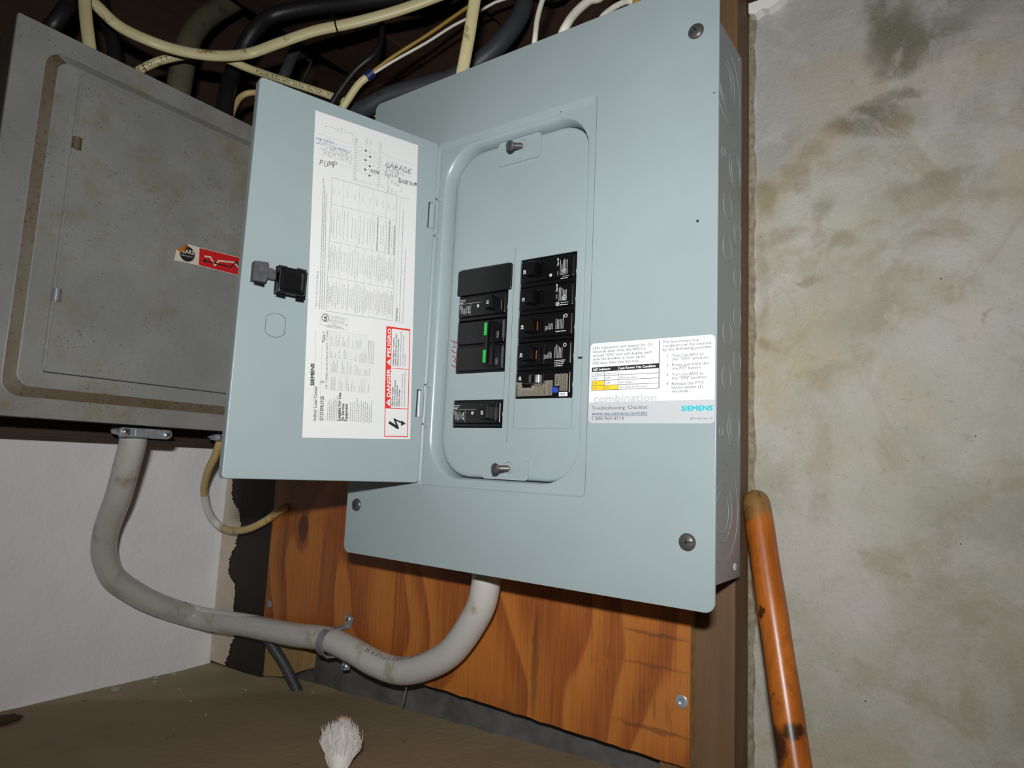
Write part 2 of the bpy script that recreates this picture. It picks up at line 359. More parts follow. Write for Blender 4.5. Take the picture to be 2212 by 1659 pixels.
# flat print: everything drawn on a plane fn(a, b, lift) -> point
_tc = {}
def text_geo(txt):
    if txt not in _tc:
        cu = bpy.data.curves.new('t', 'FONT'); cu.body = txt; cu.resolution_u = 2
        ob = bpy.data.objects.new('t', cu); me = ob.to_mesh()
        vs = [(v.co.x, v.co.y) for v in me.vertices]; fs = [tuple(p.vertices) for p in me.polygons]
        ob.to_mesh_clear()
        for i, ch in enumerate(txt):      # give the figure 1 its flag
            if ch == '1':
                cu.body = txt[:i + 1]; m2 = ob.to_mesh(); xr = max(v.co.x for v in m2.vertices); ob.to_mesh_clear(); k = len(vs)
                vs += [(xr - .05, .675), (xr - .05, .56), (xr - .2, .47), (xr - .2, .55)]; fs.append((k, k + 1, k + 2, k + 3))
        bpy.data.objects.remove(ob); bpy.data.curves.remove(cu)
        _tc[txt] = (vs, fs)
    return _tc[txt]
CAPH = 0.70
class Print:
    def __init__(s, fn): s.fn = fn; s.mb = MB()
    def line_text(s, txt, p0, p1, h, fit=True, bold=0.0, lift=0.0):
        vs, fs = text_geo(txt)
        if not vs: return
        x0 = min(v[0] for v in vs); x1 = max(v[0] for v in vs)
        d = Vector((p1[0] - p0[0], p1[1] - p0[1])); L = d.length; d.normalize(); n = Vector((-d.y, d.x))
        k = h / CAPH; kx = L / (x1 - x0) if fit else k
        offs = [(0, 0)] if not bold else [(bold / 2 * math.cos(j * math.pi / 3), bold / 2 * math.sin(j * math.pi / 3)) for j in range(6)]
        for q, (ox, oy) in enumerate(offs):
            pts = []
            for x, y in vs:
                a = (x - x0) * kx + ox; b = y * k + oy
                pts.append(s.fn(p0[0] + d.x * a + n.x * b, p0[1] + d.y * a + n.y * b, lift + q * 8e-6))
            s.mb.add(pts, fs)
    def text(s, txt, p, h, rot=0, lift=0.0, bold=0.0, center=False):
        vs, fs = text_geo(txt); k = h / CAPH; x0 = min(v[0] for v in vs); L = (max(v[0] for v in vs) - x0) * k
        c, sn = math.cos(math.radians(rot)), math.sin(math.radians(rot))
        if center: p = (p[0] - c * L / 2 + sn * h / 2, p[1] - sn * L / 2 - c * h / 2)
        s.line_text(txt, p, (p[0] + c * L, p[1] + sn * L), h, True, bold, lift)
    def poly(s, pts, lift=0.0): s.mb.add([s.fn(a, b, lift) for a, b in pts], [tuple(range(len(pts)))])
    def rect(s, x0, x1, z0, z1, lift=0.0): s.poly([(x0, z0), (x1, z0), (x1, z1), (x0, z1)], lift)
    def seg(s, p, q, w, lift=0.0, cap=.3):
        p = Vector(p); q = Vector(q); d = q - p
        if d.length < 1e-9: return
        s.k = (getattr(s, 'k', 0) + 1) % 3; lift += s.k * 1.2e-5
        n = Vector((-d.y, d.x)).normalized() * w / 2; e = d.normalized() * w * cap
        s.poly([tuple(p - e + n), tuple(p - e - n), tuple(q + e - n), tuple(q + e + n)], lift)
    def stroke(s, pts, w, lift=0.0):
        for a, b in zip(pts, pts[1:]): s.seg(a, b, w, lift)
    def curve(s, pts, w, sub=4, lift=0.0):
        s.stroke([(v.x, v.y) for v in smooth([(a, b, 0) for a, b in pts], sub)], w, lift)
    def frame(s, x0, x1, z0, z1, w, lift=0.0): s.stroke([(x0, z0), (x1, z0), (x1, z1), (x0, z1), (x0, z0)], w, lift)
    def ring(s, c, R, w, n=20, lift=0.0): s.stroke([(c[0] + R * math.cos(2 * math.pi * k / n), c[1] + R * math.sin(2 * math.pi * k / n)) for k in range(n + 1)], w, lift)
    def disc(s, c, R, n=18, lift=0.0): s.poly([(c[0] + R * math.cos(2 * math.pi * k / n), c[1] + R * math.sin(2 * math.pi * k / n)) for k in range(n)], lift)
    def fine(s, p0, p1, w, fill=0.75, wl=(.6, 2.2), lift=0.0):
        """a line of print too small to read in the photograph: word-long dashes from p0 to p1"""
        p0 = Vector(p0); p1 = Vector(p1); L = (p1 - p0).length
        if L < 1e-9: return
        d = (p1 - p0) / L; a = 0
        while a < L:
            b = min(L, a + random.uniform(*wl)); s.seg(p0 + d * a, p0 + d * b, w, lift, 0.0); a = b + .45 * (1.7 - fill)
STROKES = {
 'A': [[(0, 0), (.4, 1), (.8, 0)], [(.15, .38), (.65, .38)]], 'B': [[(.1, 0), (.1, 1), (.6, .85), (.5, .55), (.1, .5), (.7, .35), (.6, .05), (.1, 0)]],
 'C': [[(.7, .85), (.35, 1), (.05, .5), (.3, 0), (.7, .15)]], 'E': [[(.7, 1), (.1, .95), (.1, 0), (.7, .02)], [(.1, .5), (.55, .52)]],
 'G': [[(.7, .85), (.35, 1), (.05, .5), (.3, 0), (.7, .1), (.7, .45), (.4, .45)]], 'H': [[(.1, 0), (.1, 1)], [(.7, 0), (.7, 1)], [(.1, .5), (.7, .5)]],
 'I': [[(.3, 0), (.3, 1)]], 'L': [[(.1, 1), (.1, 0), (.6, 0)]], 'M': [[(.05, 0), (.15, 1), (.45, .3), (.75, 1), (.85, 0)]], 'P': [[(.1, 0), (.15, 1), (.6, .95), (.65, .6), (.15, .5)]],
 'R': [[(.1, 0), (.12, 1), (.6, .9), (.55, .6), (.12, .5), (.7, 0)]], 'T': [[(0, 1), (.8, 1)], [(.4, 1), (.4, 0)]], 'U': [[(.1, 1), (.1, .2), (.35, 0), (.65, .2), (.68, 1)]],
 'W': [[(0, 1), (.2, 0), (.42, .7), (.64, 0), (.85, 1)]], 'O': [[(.4, 1), (.08, .55), (.35, 0), (.72, .45), (.4, 1)]],
 'u': [[(.1, .6), (.12, .1), (.4, .05), (.5, .6), (.55, 0)]], 't': [[(.3, 1), (.28, .1), (.5, .02)], [(.05, .65), (.55, .68)]], 'l': [[(.25, 1.05), (.22, .05), (.4, 0)]],
 'e': [[(.08, .32), (.5, .38), (.4, .62), (.12, .5), (.15, .08), (.5, .08)]], 'd': [[(.5, .5), (.2, .6), (.08, .2), (.3, 0), (.5, .3), (.52, 1.05), (.54, 0)]], 'r': [[(.12, .6), (.14, 0), (.14, .4), (.45, .6)]],
 'o': [[(.3, .6), (.06, .3), (.3, 0), (.52, .3), (.3, .6)]], 'm': [[(.06, .6), (.08, 0), (.1, .4), (.28, .6), (.34, 0), (.36, .4), (.55, .6), (.62, 0)]], 'n': [[(.08, .6), (.1, 0), (.12, .4), (.4, .6), (.5, 0)]],
 'w': [[(.02, .6), (.18, 0), (.32, .5), (.46, 0), (.62, .6)]], 'a': [[(.5, .55), (.2, .6), (.06, .2), (.3, 0), (.5, .35), (.55, 0)]], 's': [[(.45, .55), (.12, .5), (.42, .2), (.08, .02)]], 'i': [[(.2, .6), (.22, 0)]], 'x': [[(.05, .6), (.5, 0)], [(.5, .6), (.05, 0)]]}
def handwrite(pr, txt, p0, p1, h, w):
    d = Vector((p1[0] - p0[0], p1[1] - p0[1])); L = d.length; d.normalize(); n = Vector((-d.y, d.x)); k = L / len(txt)
    rnd = random.Random(txt)
    for i, ch in enumerate(txt):
        sc = rnd.uniform(.88, 1.12); dy = rnd.uniform(-.08, .1); sl = rnd.uniform(.12, .3); wd = 1.12 if ch.isupper() else 1.5
        for st in STROKES.get(ch, []):
            st = [(x + rnd.uniform(-.03, .03), y + rnd.uniform(-.03, .03)) for x, y in st]
            q = [(i + x * wd + sl * y * h / k * .6 - .1, (y * sc + dy) * h) for x, y in st]
            q = [(p0[0] + d.x * a * k + n.x * b, p0[1] + d.y * a * k + n.y * b) for a, b in q]
            pr.curve(q, w, 3) if ch.islower() or ch in 'GCUO' else pr.stroke(q, w)

# ------------------------------------------------------------------ the setting
m = MB(); m.box(-.48, 1.3, .145, .25, -.7, .53); struct('wall_back', m, 'concrete')
m = MB(); m.box(-.48, -.38, -1.3, .107, -.7, .52); struct('wall_left', m, 'white_wall')
# ledge, rising gently to the right
def ledge_z(x, y): return -.203 + (x + .38) * .047
nx, ny = 60, 44; m = MB(); rnd = random.Random(3); g = []
for j in range(ny + 1):
    for i in range(nx + 1):
        x = -.384 + 1.3 * i / nx; y = -.75 + .898 * j / ny
        g.append((x, y, ledge_z(x, y) + rnd.uniform(-.0007, .0007) + (.004 * max(0, (y - .10) / .045) if y > .1 else 0)))
base = len(g)
m.add(g, [(j * (nx + 1) + i, j * (nx + 1) + i + 1, (j + 1) * (nx + 1) + i + 1, (j + 1) * (nx + 1) + i) for j in range(ny) for i in range(nx)])
m.box(-.384, .916, -.75, .145, -.7, -.25)
fo = struct('floor', m, 'ledge', True)
# dark kerb under the plywood
m = MB(); L = []; rnd = random.Random(5)
for i in range(41):
    x = -.262 + 1.0 * i / 40; zt = -.146 + rnd.uniform(-.002, .002); yf = .128 + rnd.uniform(-.0015, .0015)
    L.append([(x, .145, -.26), (x, yf, -.26), (x, yf, zt - .004), (x, yf + .004, zt), (x, .145, zt)])
m.loft(L, True, True); struct('trim_1', m, 'kerb', True)
# crumbly mortar where the concrete meets the stud
m = MB(); rnd = random.Random(13); L = []
for i in range(150):
    z = -.2 + .72 * i / 149; wd = .0032 + .0026 * abs(math.sin(i * .31) * math.sin(i * .113 + 1)) + .0010 * rnd.random(); hh = .0007 + .0014 * abs(math.sin(i * .23 + 2)) + .0006 * rnd.random()
    L.append([(.3425, .1455, z), (.3425, .145 - hh * .8, z), (.3432 + wd * .35, .145 - hh, z + rnd.uniform(-.001, .001)), (.3432 + wd * .75, .145 - hh * rnd.uniform(.2, .9), z), (.3432 + wd, .1455, z)])
m.loft(L, True, True); struct('trim_3', m, 'mortar', True)
# timber framing overhead
m = MB(); m.bbox(-.50, .9, .19, .25, .53, .57, .003); struct('trim_2', m, 'joist')
m = MB(); m.box(-.50, .9, .25, .28, .53, .86); struct('wall_rim', m, 'joist')
m = MB(); m.box(-.50, -.46, -1.2, .25, .52, .86); struct('wall_side_rim', m, 'joist')
ce = bpy.data.objects.new('ceiling', None); COL.objects.link(ce); ce['kind'] = 'structure'
for i in range(9):
    y0 = -1.2 + .165 * i; m = MB(); m.bbox(-.50, .9, y0, y0 + .162, .82, .838, .002); mk('subfloor_plank', m, 'subfloor', ce, False)
for k, (x0, x1, zb_) in enumerate([(-.305, -.18, .70), (-.03, .10, .705), (.30, .43, .70)]):
    m = MB(); m.bbox(x0, x1, -1.2, .249, zb_, .82, .004); j = mk('timber_joist', m, 'joist')
    tag(j, ['dark timber joist overhead beside the black gap above the old grey panel', 'dark timber joist overhead above the open panel', 'dark timber joist overhead above the stud and concrete wall'][k], 'joist', 'joists overhead')

# studs on the concrete, plywood, backing timber
m = MB(); m.bbox(-.3795, -.262, .107, .1445, -.2, .53, .002); m2 = m
o = tag(mk('wall_stud', m2, 'stud_dark'), 'dark stained stud in the corner beside the white wall', 'stud')
pz = [(.06, -.368), (.045, -.366), (.033, -.368), (.024, -.362), (.017, -.356), (.011, -.347), (.005, -.341), (-.008, -.338), (-.02, -.340), (-.031, -.346), (-.038, -.344), (-.047, -.352), (-.060, -.357), (-.078, -.356), (-.084, -.349), (-.088, -.340), (-.098, -.337), (-.115, -.338), (-.131, -.335), (-.15, -.331), (-.16, -.329), (-.17, -.336), (-.18, -.337), (-.19, -.343), (-.199, -.345)]
rnd = random.Random(11); edge = []
for (z0, x0), (z1, x1) in zip(pz, pz[1:]):
    for k in range(7): t = k / 7; edge.append((x0 + (x1 - x0) * t + rnd.uniform(-.0017, .0017) + (rnd.random() < .12) * rnd.uniform(-.005, .003), z0 + (z1 - z0) * t))
m = MB()
for (xa, za), (xb, zb_) in zip(edge, edge[1:]):
    m.add([(-.3795, .1068, za), (xa, .1068, za), (xb, .1068, zb_), (-.3795, .1068, zb_), (-.3795, .1055, za), (xa, .1062, za), (xb, .1062, zb_), (-.3795, .1055, zb_)], [(4, 7, 6, 5), (1, 2, 6, 5), (0, 1, 5, 4), (3, 7, 6, 2)])
mk('peeling_paint', m, 'cream_wall', o, False)
m = MB(); m.bbox(.28, .343, .1075, .1445, -.2, .53, .003); tag(mk('wall_stud', m, 'stud'), 'brown stud between the plywood and the concrete wall', 'stud')
m = MB(); n = 60; top = []; bot = []; rnd = random.Random(2)
pb = [(i / n * (.311 + .2515) - .2515) for i in range(n + 1)]
poly = [(x, -.1365 - .004 * (x + .25) / .55 + rnd.uniform(-.0007, .0007)) for x in pb] + [(.311, .47), (-.2515, .47)]
m.prism(poly, lambda a, b, t: (a, t, b), .0957, .1068)
ply = tag(mk('plywood_board', m, 'ply', sm=False), 'orange brown plywood board behind the open panel', 'board')
add_mat(ply, 'plyedge', lambda c: c.y > .0960)
def flat_screw(parent, c, axis, r, mat='zinc', name='screw'):
    m = MB(); m.lathe([(-.004, r * .5), (0, r), (.0006, r), (.0011, r * .85), (.0013, r * .45), (.0007, r * .3), (.0006, 0.00005)], c, axis, 16, False); return mk(name, m, mat, parent)
flat_screw(ply, (.3045, .0953, -.091), (0, -1, 0), .0052); flat_screw(ply, (-.2408, .0953, -.0997), (0, -1, 0), .0048, 'galv')
m = MB(); m.bbox(-.3798, -.302, -.32, .06, .0995, .51, .003); tag(mk('backing_timber', m, 'backer'), 'dark backing timber on the wall behind the old panel', 'timber')
m = MB(); m.prism([(-.2605, -.150), (-.1815, -.147), (-.1835, -.172), (-.214, -.186), (-.2605, -.194)], lambda a, b, t: (a, t, b), .1085, .1275)
tag(mk('wood_offcut', m, 'blockwood', sm=False), 'small pale wood offcut wedged under the plywood', 'wood block')
m = MB(); rnd = random.Random(9)
pl = [(.3445, .5225), (.3445, .513), (.350, .510), (.356, .513), (.362, .511), (.371, .5145), (.376, .519), (.378, .5225)]
m.prism(pl, lambda a, b, t: (a, t, b), .134, .1448); tag(mk('plaster_patch', m, 'whitepaint', sm=False), 'white plaster lump at the top of the concrete wall', 'plaster')

# ------------------------------------------------------------------ the open panel
W, H = .362, .4585
fr = lambda a, b, t: (a, t, b)
panel = thing('breaker_panel', 'open blue grey breaker panel with its door swung out on the left', 'breaker panel', (PX, 0, 0))
# enclosure
bx0, bx1, bz0, bz1, by0, by1 = .012, .350, .012, .445, .0022, .0951
m = MB(); L = []
for i_, y in ((0, by1), (0, by0), (.0014, by0), (.0014, by1 - .002)):
    L.append([(x, y, z) for x, z in rr(bx0 + i_, bx1 - i_, bz0 + i_, bz1 - i_, .0008, 2)])
m.loft(L, True, True); encl = mk('enclosure_box', m, 'enamel_side', panel)
def ko(y, z, rads, ecc=0):
    mb = MB()
    for k, r in enumerate(rads): mb.torus((bx1 - .0001, y - ecc * k, z), (1, 0, 0), r, .00055, 36, 6)
    mk('knockout_ring', mb, 'enamel_side', encl)
ko(.058, .401, (.031, .0205, .0155), .003); ko(.0782, .338, (.0152, .0105), -.001); ko(.0782, .1265, (.0152, .0105), -.001); ko(.053, .063, (.036, .0215, .015), .001)
for y, z in ((.0595, .3005), (.0853, .2855), (.059, .266), (.0853, .249), (.0853, .216), (.060, .199), (.0853, .180), (.059, .164), (.048, .341), (.047, .122)):
    ko(y, z, (.0092 if y > .07 else .0102,) if z not in (.341, .122) else (.004,))
m = MB(); m.lathe([(0, .0029), (.0004, .0029), (.0005, .0001)], (bx1, .0822, .021), (1, 0, 0), 16, False); mk('mounting_hole', m, 'white_p', encl)
m = MB(); m.lathe([(-.001, .0022), (.0006, .0016), (.0009, .0001)], (bx1, .0868, .4388), (1, 0, 0), 14, False); mk('dimple', m, 'enamel_side', encl)
# cover with recessed door seat and shouldered opening
m = MB(); L = []
def lp(x0, x1, z0, z1, r, y): L.append([(x, y, z) for x, z in rr(x0, x1, z0, z1, r)])
lp(.004, W - .004, .004, H - .004, .004, .0021); lp(0, W, 0, H, .007, .0021); lp(0, W, 0, H, .007, .0005); lp(.0005, W - .0005, .0005, H - .0005, .0066, 0)
lp(.0925, .2636, .0688, .3915, .004, 0); lp(.0930, .2635, .0691, .3903, .004, .00015); lp(.0940, .2633, .0698, .3872, .004, .0010); lp(.0948, .2631, .0704, .3850, .004, .0015); lp(.0955, .2629, .0708, .3842, .004, .0016)
lp(.1012, .2566, .0757, .3828, .035, .0016); lp(.1024, .2561, .0763, .3820, .0345, .0021); lp(.1036, .2559, .0768, .3812, .034, .0034); lp(.1046, .2558, .0772, .3802, .0335, .0052); lp(.1056, .2558, .0775, .3794, .033, .0085); lp(.1064, .2558, .0777, .3790, .033, .0145)
m.loft(L); cover = mk('cover', m, 'cover', panel, angle=50)
m = MB(); m.box(.26325, .26345, -.00004, .0010, .0720, .3885); m.box(.0960, .2612, -.00004, .0006, .06885, .06897); mk('recess_seam', m, 'seamline', cover, False)
m = MB(); m.prism(rr(.2524, .2562, .1765, .2438, .001, 2), fr, .0016, .0030); mk('cover_tab', m, 'enamel', cover)
# dead front: shouldered plate with two breaker windows
m = MB(); L = []
lp(.1068, .2554, .0781, .3786, .0328, .0160); lp(.1070, .2553, .0783, .3784, .0326, .0138); lp(.1080, .2550, .0790, .3776, .032, .0122); lp(.1100, .2545, .0802, .3762, .031, .0112); lp(.1132, .2536, .0822, .3738, .029, .0108)
lp(.1200, .2434, .1213, .2662, .0002, .0108); m.loft(L)
xs = [.1200, .1757, .1874, .2434]; zs = [.1213, .1457, .1697, .2662]; holes = {(0, 0), (0, 2), (2, 1), (2, 2)}
for i in range(3):
    for j in range(3):
        if (i, j) not in holes: m.add([(xs[i], .0108, zs[j]), (xs[i + 1], .0108, zs[j]), (xs[i + 1], .0108, zs[j + 1]), (xs[i], .0108, zs[j + 1])], [(0, 1, 2, 3)])
for (i, j) in holes:
    a, b, c, d = xs[i], xs[i + 1], zs[j], zs[j + 1]
    m.add([(a, .0108, c), (b, .0108, c), (b, .0108, d), (a, .0108, d), (a, .0125, c), (b, .0125, c), (b, .0125, d), (a, .0125, d)], [(0, 1, 5, 4)] + ([(1, 2, 6, 5)]) + ([(2, 3, 7, 6)] if (i, j) != (2, 1) else []) + [(3, 0, 4, 7)])
dead = mk('dead_front', m, 'enamel', panel, angle=50)
m = MB()
for x0, x1, z0, z1 in [(.18095, .18125, .109, .2785), (.1874, .2434, .12125, .12145), (.24325, .24345, .1213, .1457), (.1200, .1757, .12115, .12130), (.17560, .17580, .1457, .1697), (.1872, .1874, .1213, .1457)]: m.box(x0, x1, .01065, .0110, z0, z1)
mk('seam', m, 'seamline', dead, False)
def deadtab(poly, name='cover_tab'):
    m = MB(); m.prism(poly, fr, .0092, .0105); return mk(name, m, 'enamel', cover)
deadtab(rr(.1582, .2045, .3565, .3788, .0035, 4)); deadtab(rr(.1575, .2055, .0782, .0950, .0035, 4))
# screws
def long_screw(c0, c1):
    a = Vector(c1) - Vector(c0); L = a.length; m = MB(); pr = [(-.006, .0017)]
    d = 0
    while d < L - .003: pr += [(d, .0018), (d + .0011, .0027)]; d += .0019
    pr += [(L - .0024, .0024), (L - .0023, .0040), (L - .0012, .0043), (L - .0004, .0040), (L, .0030)]
    m.lathe(pr, c0, a, 18, True)
    s = mk('dead_front_screw', m, 'black_screw', panel, angle=60)
    an = a.normalized(); u = Vector((.35, 0, .94)); u = (u - an * u.dot(an)).normalized(); v = an.cross(u); c = Vector(c1)
    mb = MB(); q = [c + u * sx * .0042 + v * sy * .0007 + an * t for t in (-.0012, .0003) for sx, sy in ((-1, -1), (1, -1), (1, 1), (-1, 1))]
    mb.add(q, [(0, 1, 2, 3), (4, 7, 6, 5), (0, 4, 5, 1), (1, 5, 6, 2), (2, 6, 7, 3), (3, 7, 4, 0)]); mk('slot', mb, 'slit', s, False)
    mb = MB(); mb.torus(Vector(c0) + Vector((.0006, -.0004, .0012)), (0, 1, 0), .0046, .0004, 24, 6); mk('screw_hole_rim', mb, 'enamel', panel)
long_screw((.1839, .0084, .3702), (.1836, -.0085, .3633)); long_screw((.1855, .0084, .0875), (.1837, -.0085, .0872))
for x, z, a in ((.3449, .415, 35), (.3432, .0444, 5), (.0145, .0458, 60), (.0145, .415, 20)):
    m = MB(); m.lathe([(0, .0059), (.0006, .0060), (.0016, .0054), (.0024, .0040), (.0028, .0022), (.0029, .0001)], (x, 0, z), (0, -1, 0), 22, False)
    s = mk('cover_screw', m, 'black_screw', panel); mb = MB()
    for k in (0, 90):
        t = math.radians(a + k); u = Vector((math.cos(t), 0, math.sin(t))); v = Vector((-math.sin(t), 0, math.cos(t))); c = Vector((x, 0, z)); l = .0046 if k == 0 else .0026
        q = [c + u * sx * l + v * sy * .0005 + Vector((0, y, 0)) for y in (-.0020, -.00305) for sx, sy in ((-1, -1), (1, -1), (1, 1), (-1, 1))]
        mb.add(q, [(0, 1, 2, 3), (4, 7, 6, 5), (0, 4, 5, 1), (1, 5, 6, 2), (2, 6, 7, 3), (3, 7, 4, 0)])
    mk('screw_recess', mb, 'slit', s, False)
# red marker on the dead front
pr = Print(lambda a, b, t: (a / 1000, .0107 - t, b / 1000))
for st in ([(113.2, 201.1), (117, 199.6), (120.8, 198.4)], [(115, 195.2), (118, 194.6), (120.6, 194.5)], [(116.9, 200.3), (117.8, 195)], [(114.2, 192.3), (117.5, 190), (121, 188.7)], [(115.1, 186.5), (118.4, 185.6), (120, 183.3), (117.8, 182), (121.1, 180.4)], [(115.2, 178.6), (118, 176.6), (120.9, 177.2), (121, 180)]): pr.curve(st, .75, 3)
pr2 = Print(lambda a, b, t: (a / 1000, .0106 - t, b / 1000)); mk('red_marker_writing', pr.mb, 'redink', dead, False)

# door: its own frame, x from the free edge to the hinge, y into the sheet, z up
TH = .2956530; DW = .16802; ZB = .07067; DH = .32062; XH = .09441
dex = Vector((math.sin(TH), math.cos(TH), 0)); dey = Vector((-math.cos(TH), math.sin(TH), 0)); do = Vector((XH, -.0006, ZB)) - dex * DW
def dr(a, b, t): return do + dex * a + dey * t + Vector((0, 0, b))
m = MB(); L = []
for ins, t in ((.0002, .0135), (.0002, .0016), (.0005, .0004), (.0012, 0)):
    L.append([dr(a, b, t if not (t > .01) else .0095) for a, b in rr(ins, DW - ins, ins, DH - ins, .003, 4)])
m.loft(L, False, True)
L2 = [[dr(a, b, t) for a, b in rr(.0016, DW - .0016, .0016, DH - .0016, .002, 4)] for t in (.0095, .0016)]
m.loft([L[0], L2[0], L2[1]], False, True)
door = mk('door', m, 'enamel', panel, angle=50)
dm = lambda a, b, t: dr(a / 1000, b / 1000, t)
# latch: slide catch and spring body
m = MB()
m.prism([(7.2, 152), (7.2, 167.2), (17.6, 168.2), (17.6, 165.5), (17.6, 155), (16.6, 151.8)], dm, -.0085, -.0004)
catch = mk('latch_catch', m, 'black_dust', door, False)
m = MB(); m.prism([(17, 156.2), (17, 165), (21.5, 164.6), (24.6, 163.2), (24.6, 156)], dm, -.0062, -.0004); mk('catch_nose', m, 'black_dust', catch, False)
m = MB(); m.prism([(10, 150.2), (10, 153), (17.5, 153), (17.5, 149.6)], dm, -.0030, -.0003); mk('catch_foot', m, 'black', catch, False)
m = MB()
out = [(25.8, 145.8), (25.8, 168.6), (27.6, 168.6), (27.6, 169.8), (34.5, 170.2), (34.5, 168.6), (42.5, 168.8), (42.5, 170.6), (50.2, 170.4), (50.2, 168.6), (51.2, 168.6), (51, 145.2), (50, 145.2), (50, 143.2), (43.5, 143.2), (43.5, 145.6), (35, 145.6), (35, 143.6), (27.8, 144), (27.8, 145.8)]
m.prism(out, dm, -.0016, -.0002); lb = mk('latch_body', m, 'black', door, False)
m = MB(); m.loft([[dm(a, b, -t) for a, b in rr(26.6 + i_, 48.6 - i_, 146.6 + i_, 168 - i_, 2.2, 4)] for i_, t in ((0, .0012), (0, .0068), (.5, .0078), (1.4, .0082), (3.2, .0078), (4.2, .0072))], False, True); mk('latch_housing', m, 'black', lb)
m = MB(); ring = [dm(29.6 + 9.6 * math.cos(k * math.pi / 24) * (1 if abs(math.cos(k * math.pi / 24)) < .8 else .8 / abs(math.cos(k * math.pi / 24))), 121.3 + 9.6 * math.sin(k * math.pi / 24), -.00005) for k in range(49)]
m.tube(ring, .00017, 5, 1, cap=False); mk('twist_out_disc', m, 'slit', door, False)
# hinge leaves: bright rolled tabs passing from slots in the door to the cover
for z0, z1 in ((.3068, .3302), (.1299, .1535)):
    zz0, zz1 = z0 - ZB, z1 - ZB; m = MB(); L = []
    for a, t in ((DW - .0066, -.0002), (DW - .0058, -.0012), (DW - .0035, -.0019), (DW - .0012, -.0014), (DW + .0004, .0002), (DW + .0004, .0016)):
        L.append([dr(a, zz0, t), dr(a, zz1, t), dr(a, zz1, t + .0009), dr(a, zz0, t + .0009)])
    m.loft(L, True, True); hg = mk('hinge_leaf', m, 'enamel', door, angle=60)
    m = MB(); m.prism([(DW - .0078, zz0 - .0004), (DW - .0064, zz0 - .0004), (DW - .0064, zz1 + .0008), (DW - .0078, zz1 + .0008)], dr, -.00012, .0003); m.prism([(DW - .0078, zz1 + .0002), (DW - .0032, zz1 + .0002), (DW - .0032, zz1 + .0010), (DW - .0078, zz1 + .0010)], dr, -.00012, .0003); mk('hinge_slot', m, 'slit', hg, False)
    for zc in (z1 + .006, z0 - .0062):
        m = MB(); m.bbox(.0944, .1002, .0004, .0030, zc - .0028, zc + .0028, .0012); mk('hinge_boss', m, 'enamel', cover)
        m = MB(); m.box(.0938, .0944, -.0003, .0006, zc - .0008, zc + .0008); mk('hinge_gap', m, 'slit', cover, False)

# ------------------------------------------------------------------ breakers
def ff(a, b, t): return ((a - 2.3) / 1000, .00885 - t, b / 1000)
def rows(pr, x0, x1, z0, z1, n, w, up=True, var=.35):
    for k in range(n):
        x = x0 + (x1 - x0) * (k + .5) / n; a = z0 + random.uniform(0, var) * (z1 - z0) * (0 if up else 1); b = z1 - random.uniform(0, var) * (z1 - z0)
        pr.fine((x, a), (x, b), w * .8, 1.15, (.25, .8))
def body(root, x0, x1, z0, z1, inset=2.6, label=None):
    """a breaker case: deep base and a raised, chamfered face"""
    m = MB(); m.bbox(x0, x1, .0114, .045, z0 + .0003, z1 - .0003, .0006, 1)
    a, b, c, d = x0 + .0004, x1 - .0004, z0 + .0036, z1 - .0024
    m.loft([[(x, y, z) for x, z in rr(a + i_, b - i_, c + j_, d - j_, .0008, 2)] for i_, j_, y in ((0, -.0010, .0118), (.0006, 0, .0098), (.0016, .0004, .0092), (.0024, .0006, .0090))], False, True)
    return mk('body', m, 'black', root, angle=40)
def handle(root, x0, x1, zc, wz, lean, tip=-.0005, mat='black'):
    m = MB(); L = []
    for y, k, s in ((.0094, 1.0, 0), (.0066, .97, .35), (.0034, .94, .75), (tip + .0006, .92, 1.0), (tip, .84, 1.02)):
        c = (x0 + x1) / 2 + lean * s; hx = (x1 - x0) / 2 * k; hz = wz / 2 * k
        L.append([(x, y, z) for x, z in rr(c - hx, c + hx, zc - hz, zc + hz, .0009, 3)])
    m.loft(L, False, True); return mk('handle', m, mat, root, angle=45)
def well(root, x0, x1, z0, z1):
    m = MB(); 
    for r in ((x0, x1, z0, z0 + .0005), (x0, x1, z1 - .0005, z1), (x0, x0 + .0005, z0, z1), (x1 - .0005, x1, z0, z1)): m.box(r[0] - .0023, r[1] - .0023, .0084, .0092, r[2], r[3])
    mk('handle_well', m, 'black', root, False)
def ratings(root, txt, x, z, rot, mat='white_p', h=2.5):
    pr = Print(ff); pr.text(txt, (x, z), h, rot, .00012, .18, True); return pr
GR = 'breakers in the open panel'
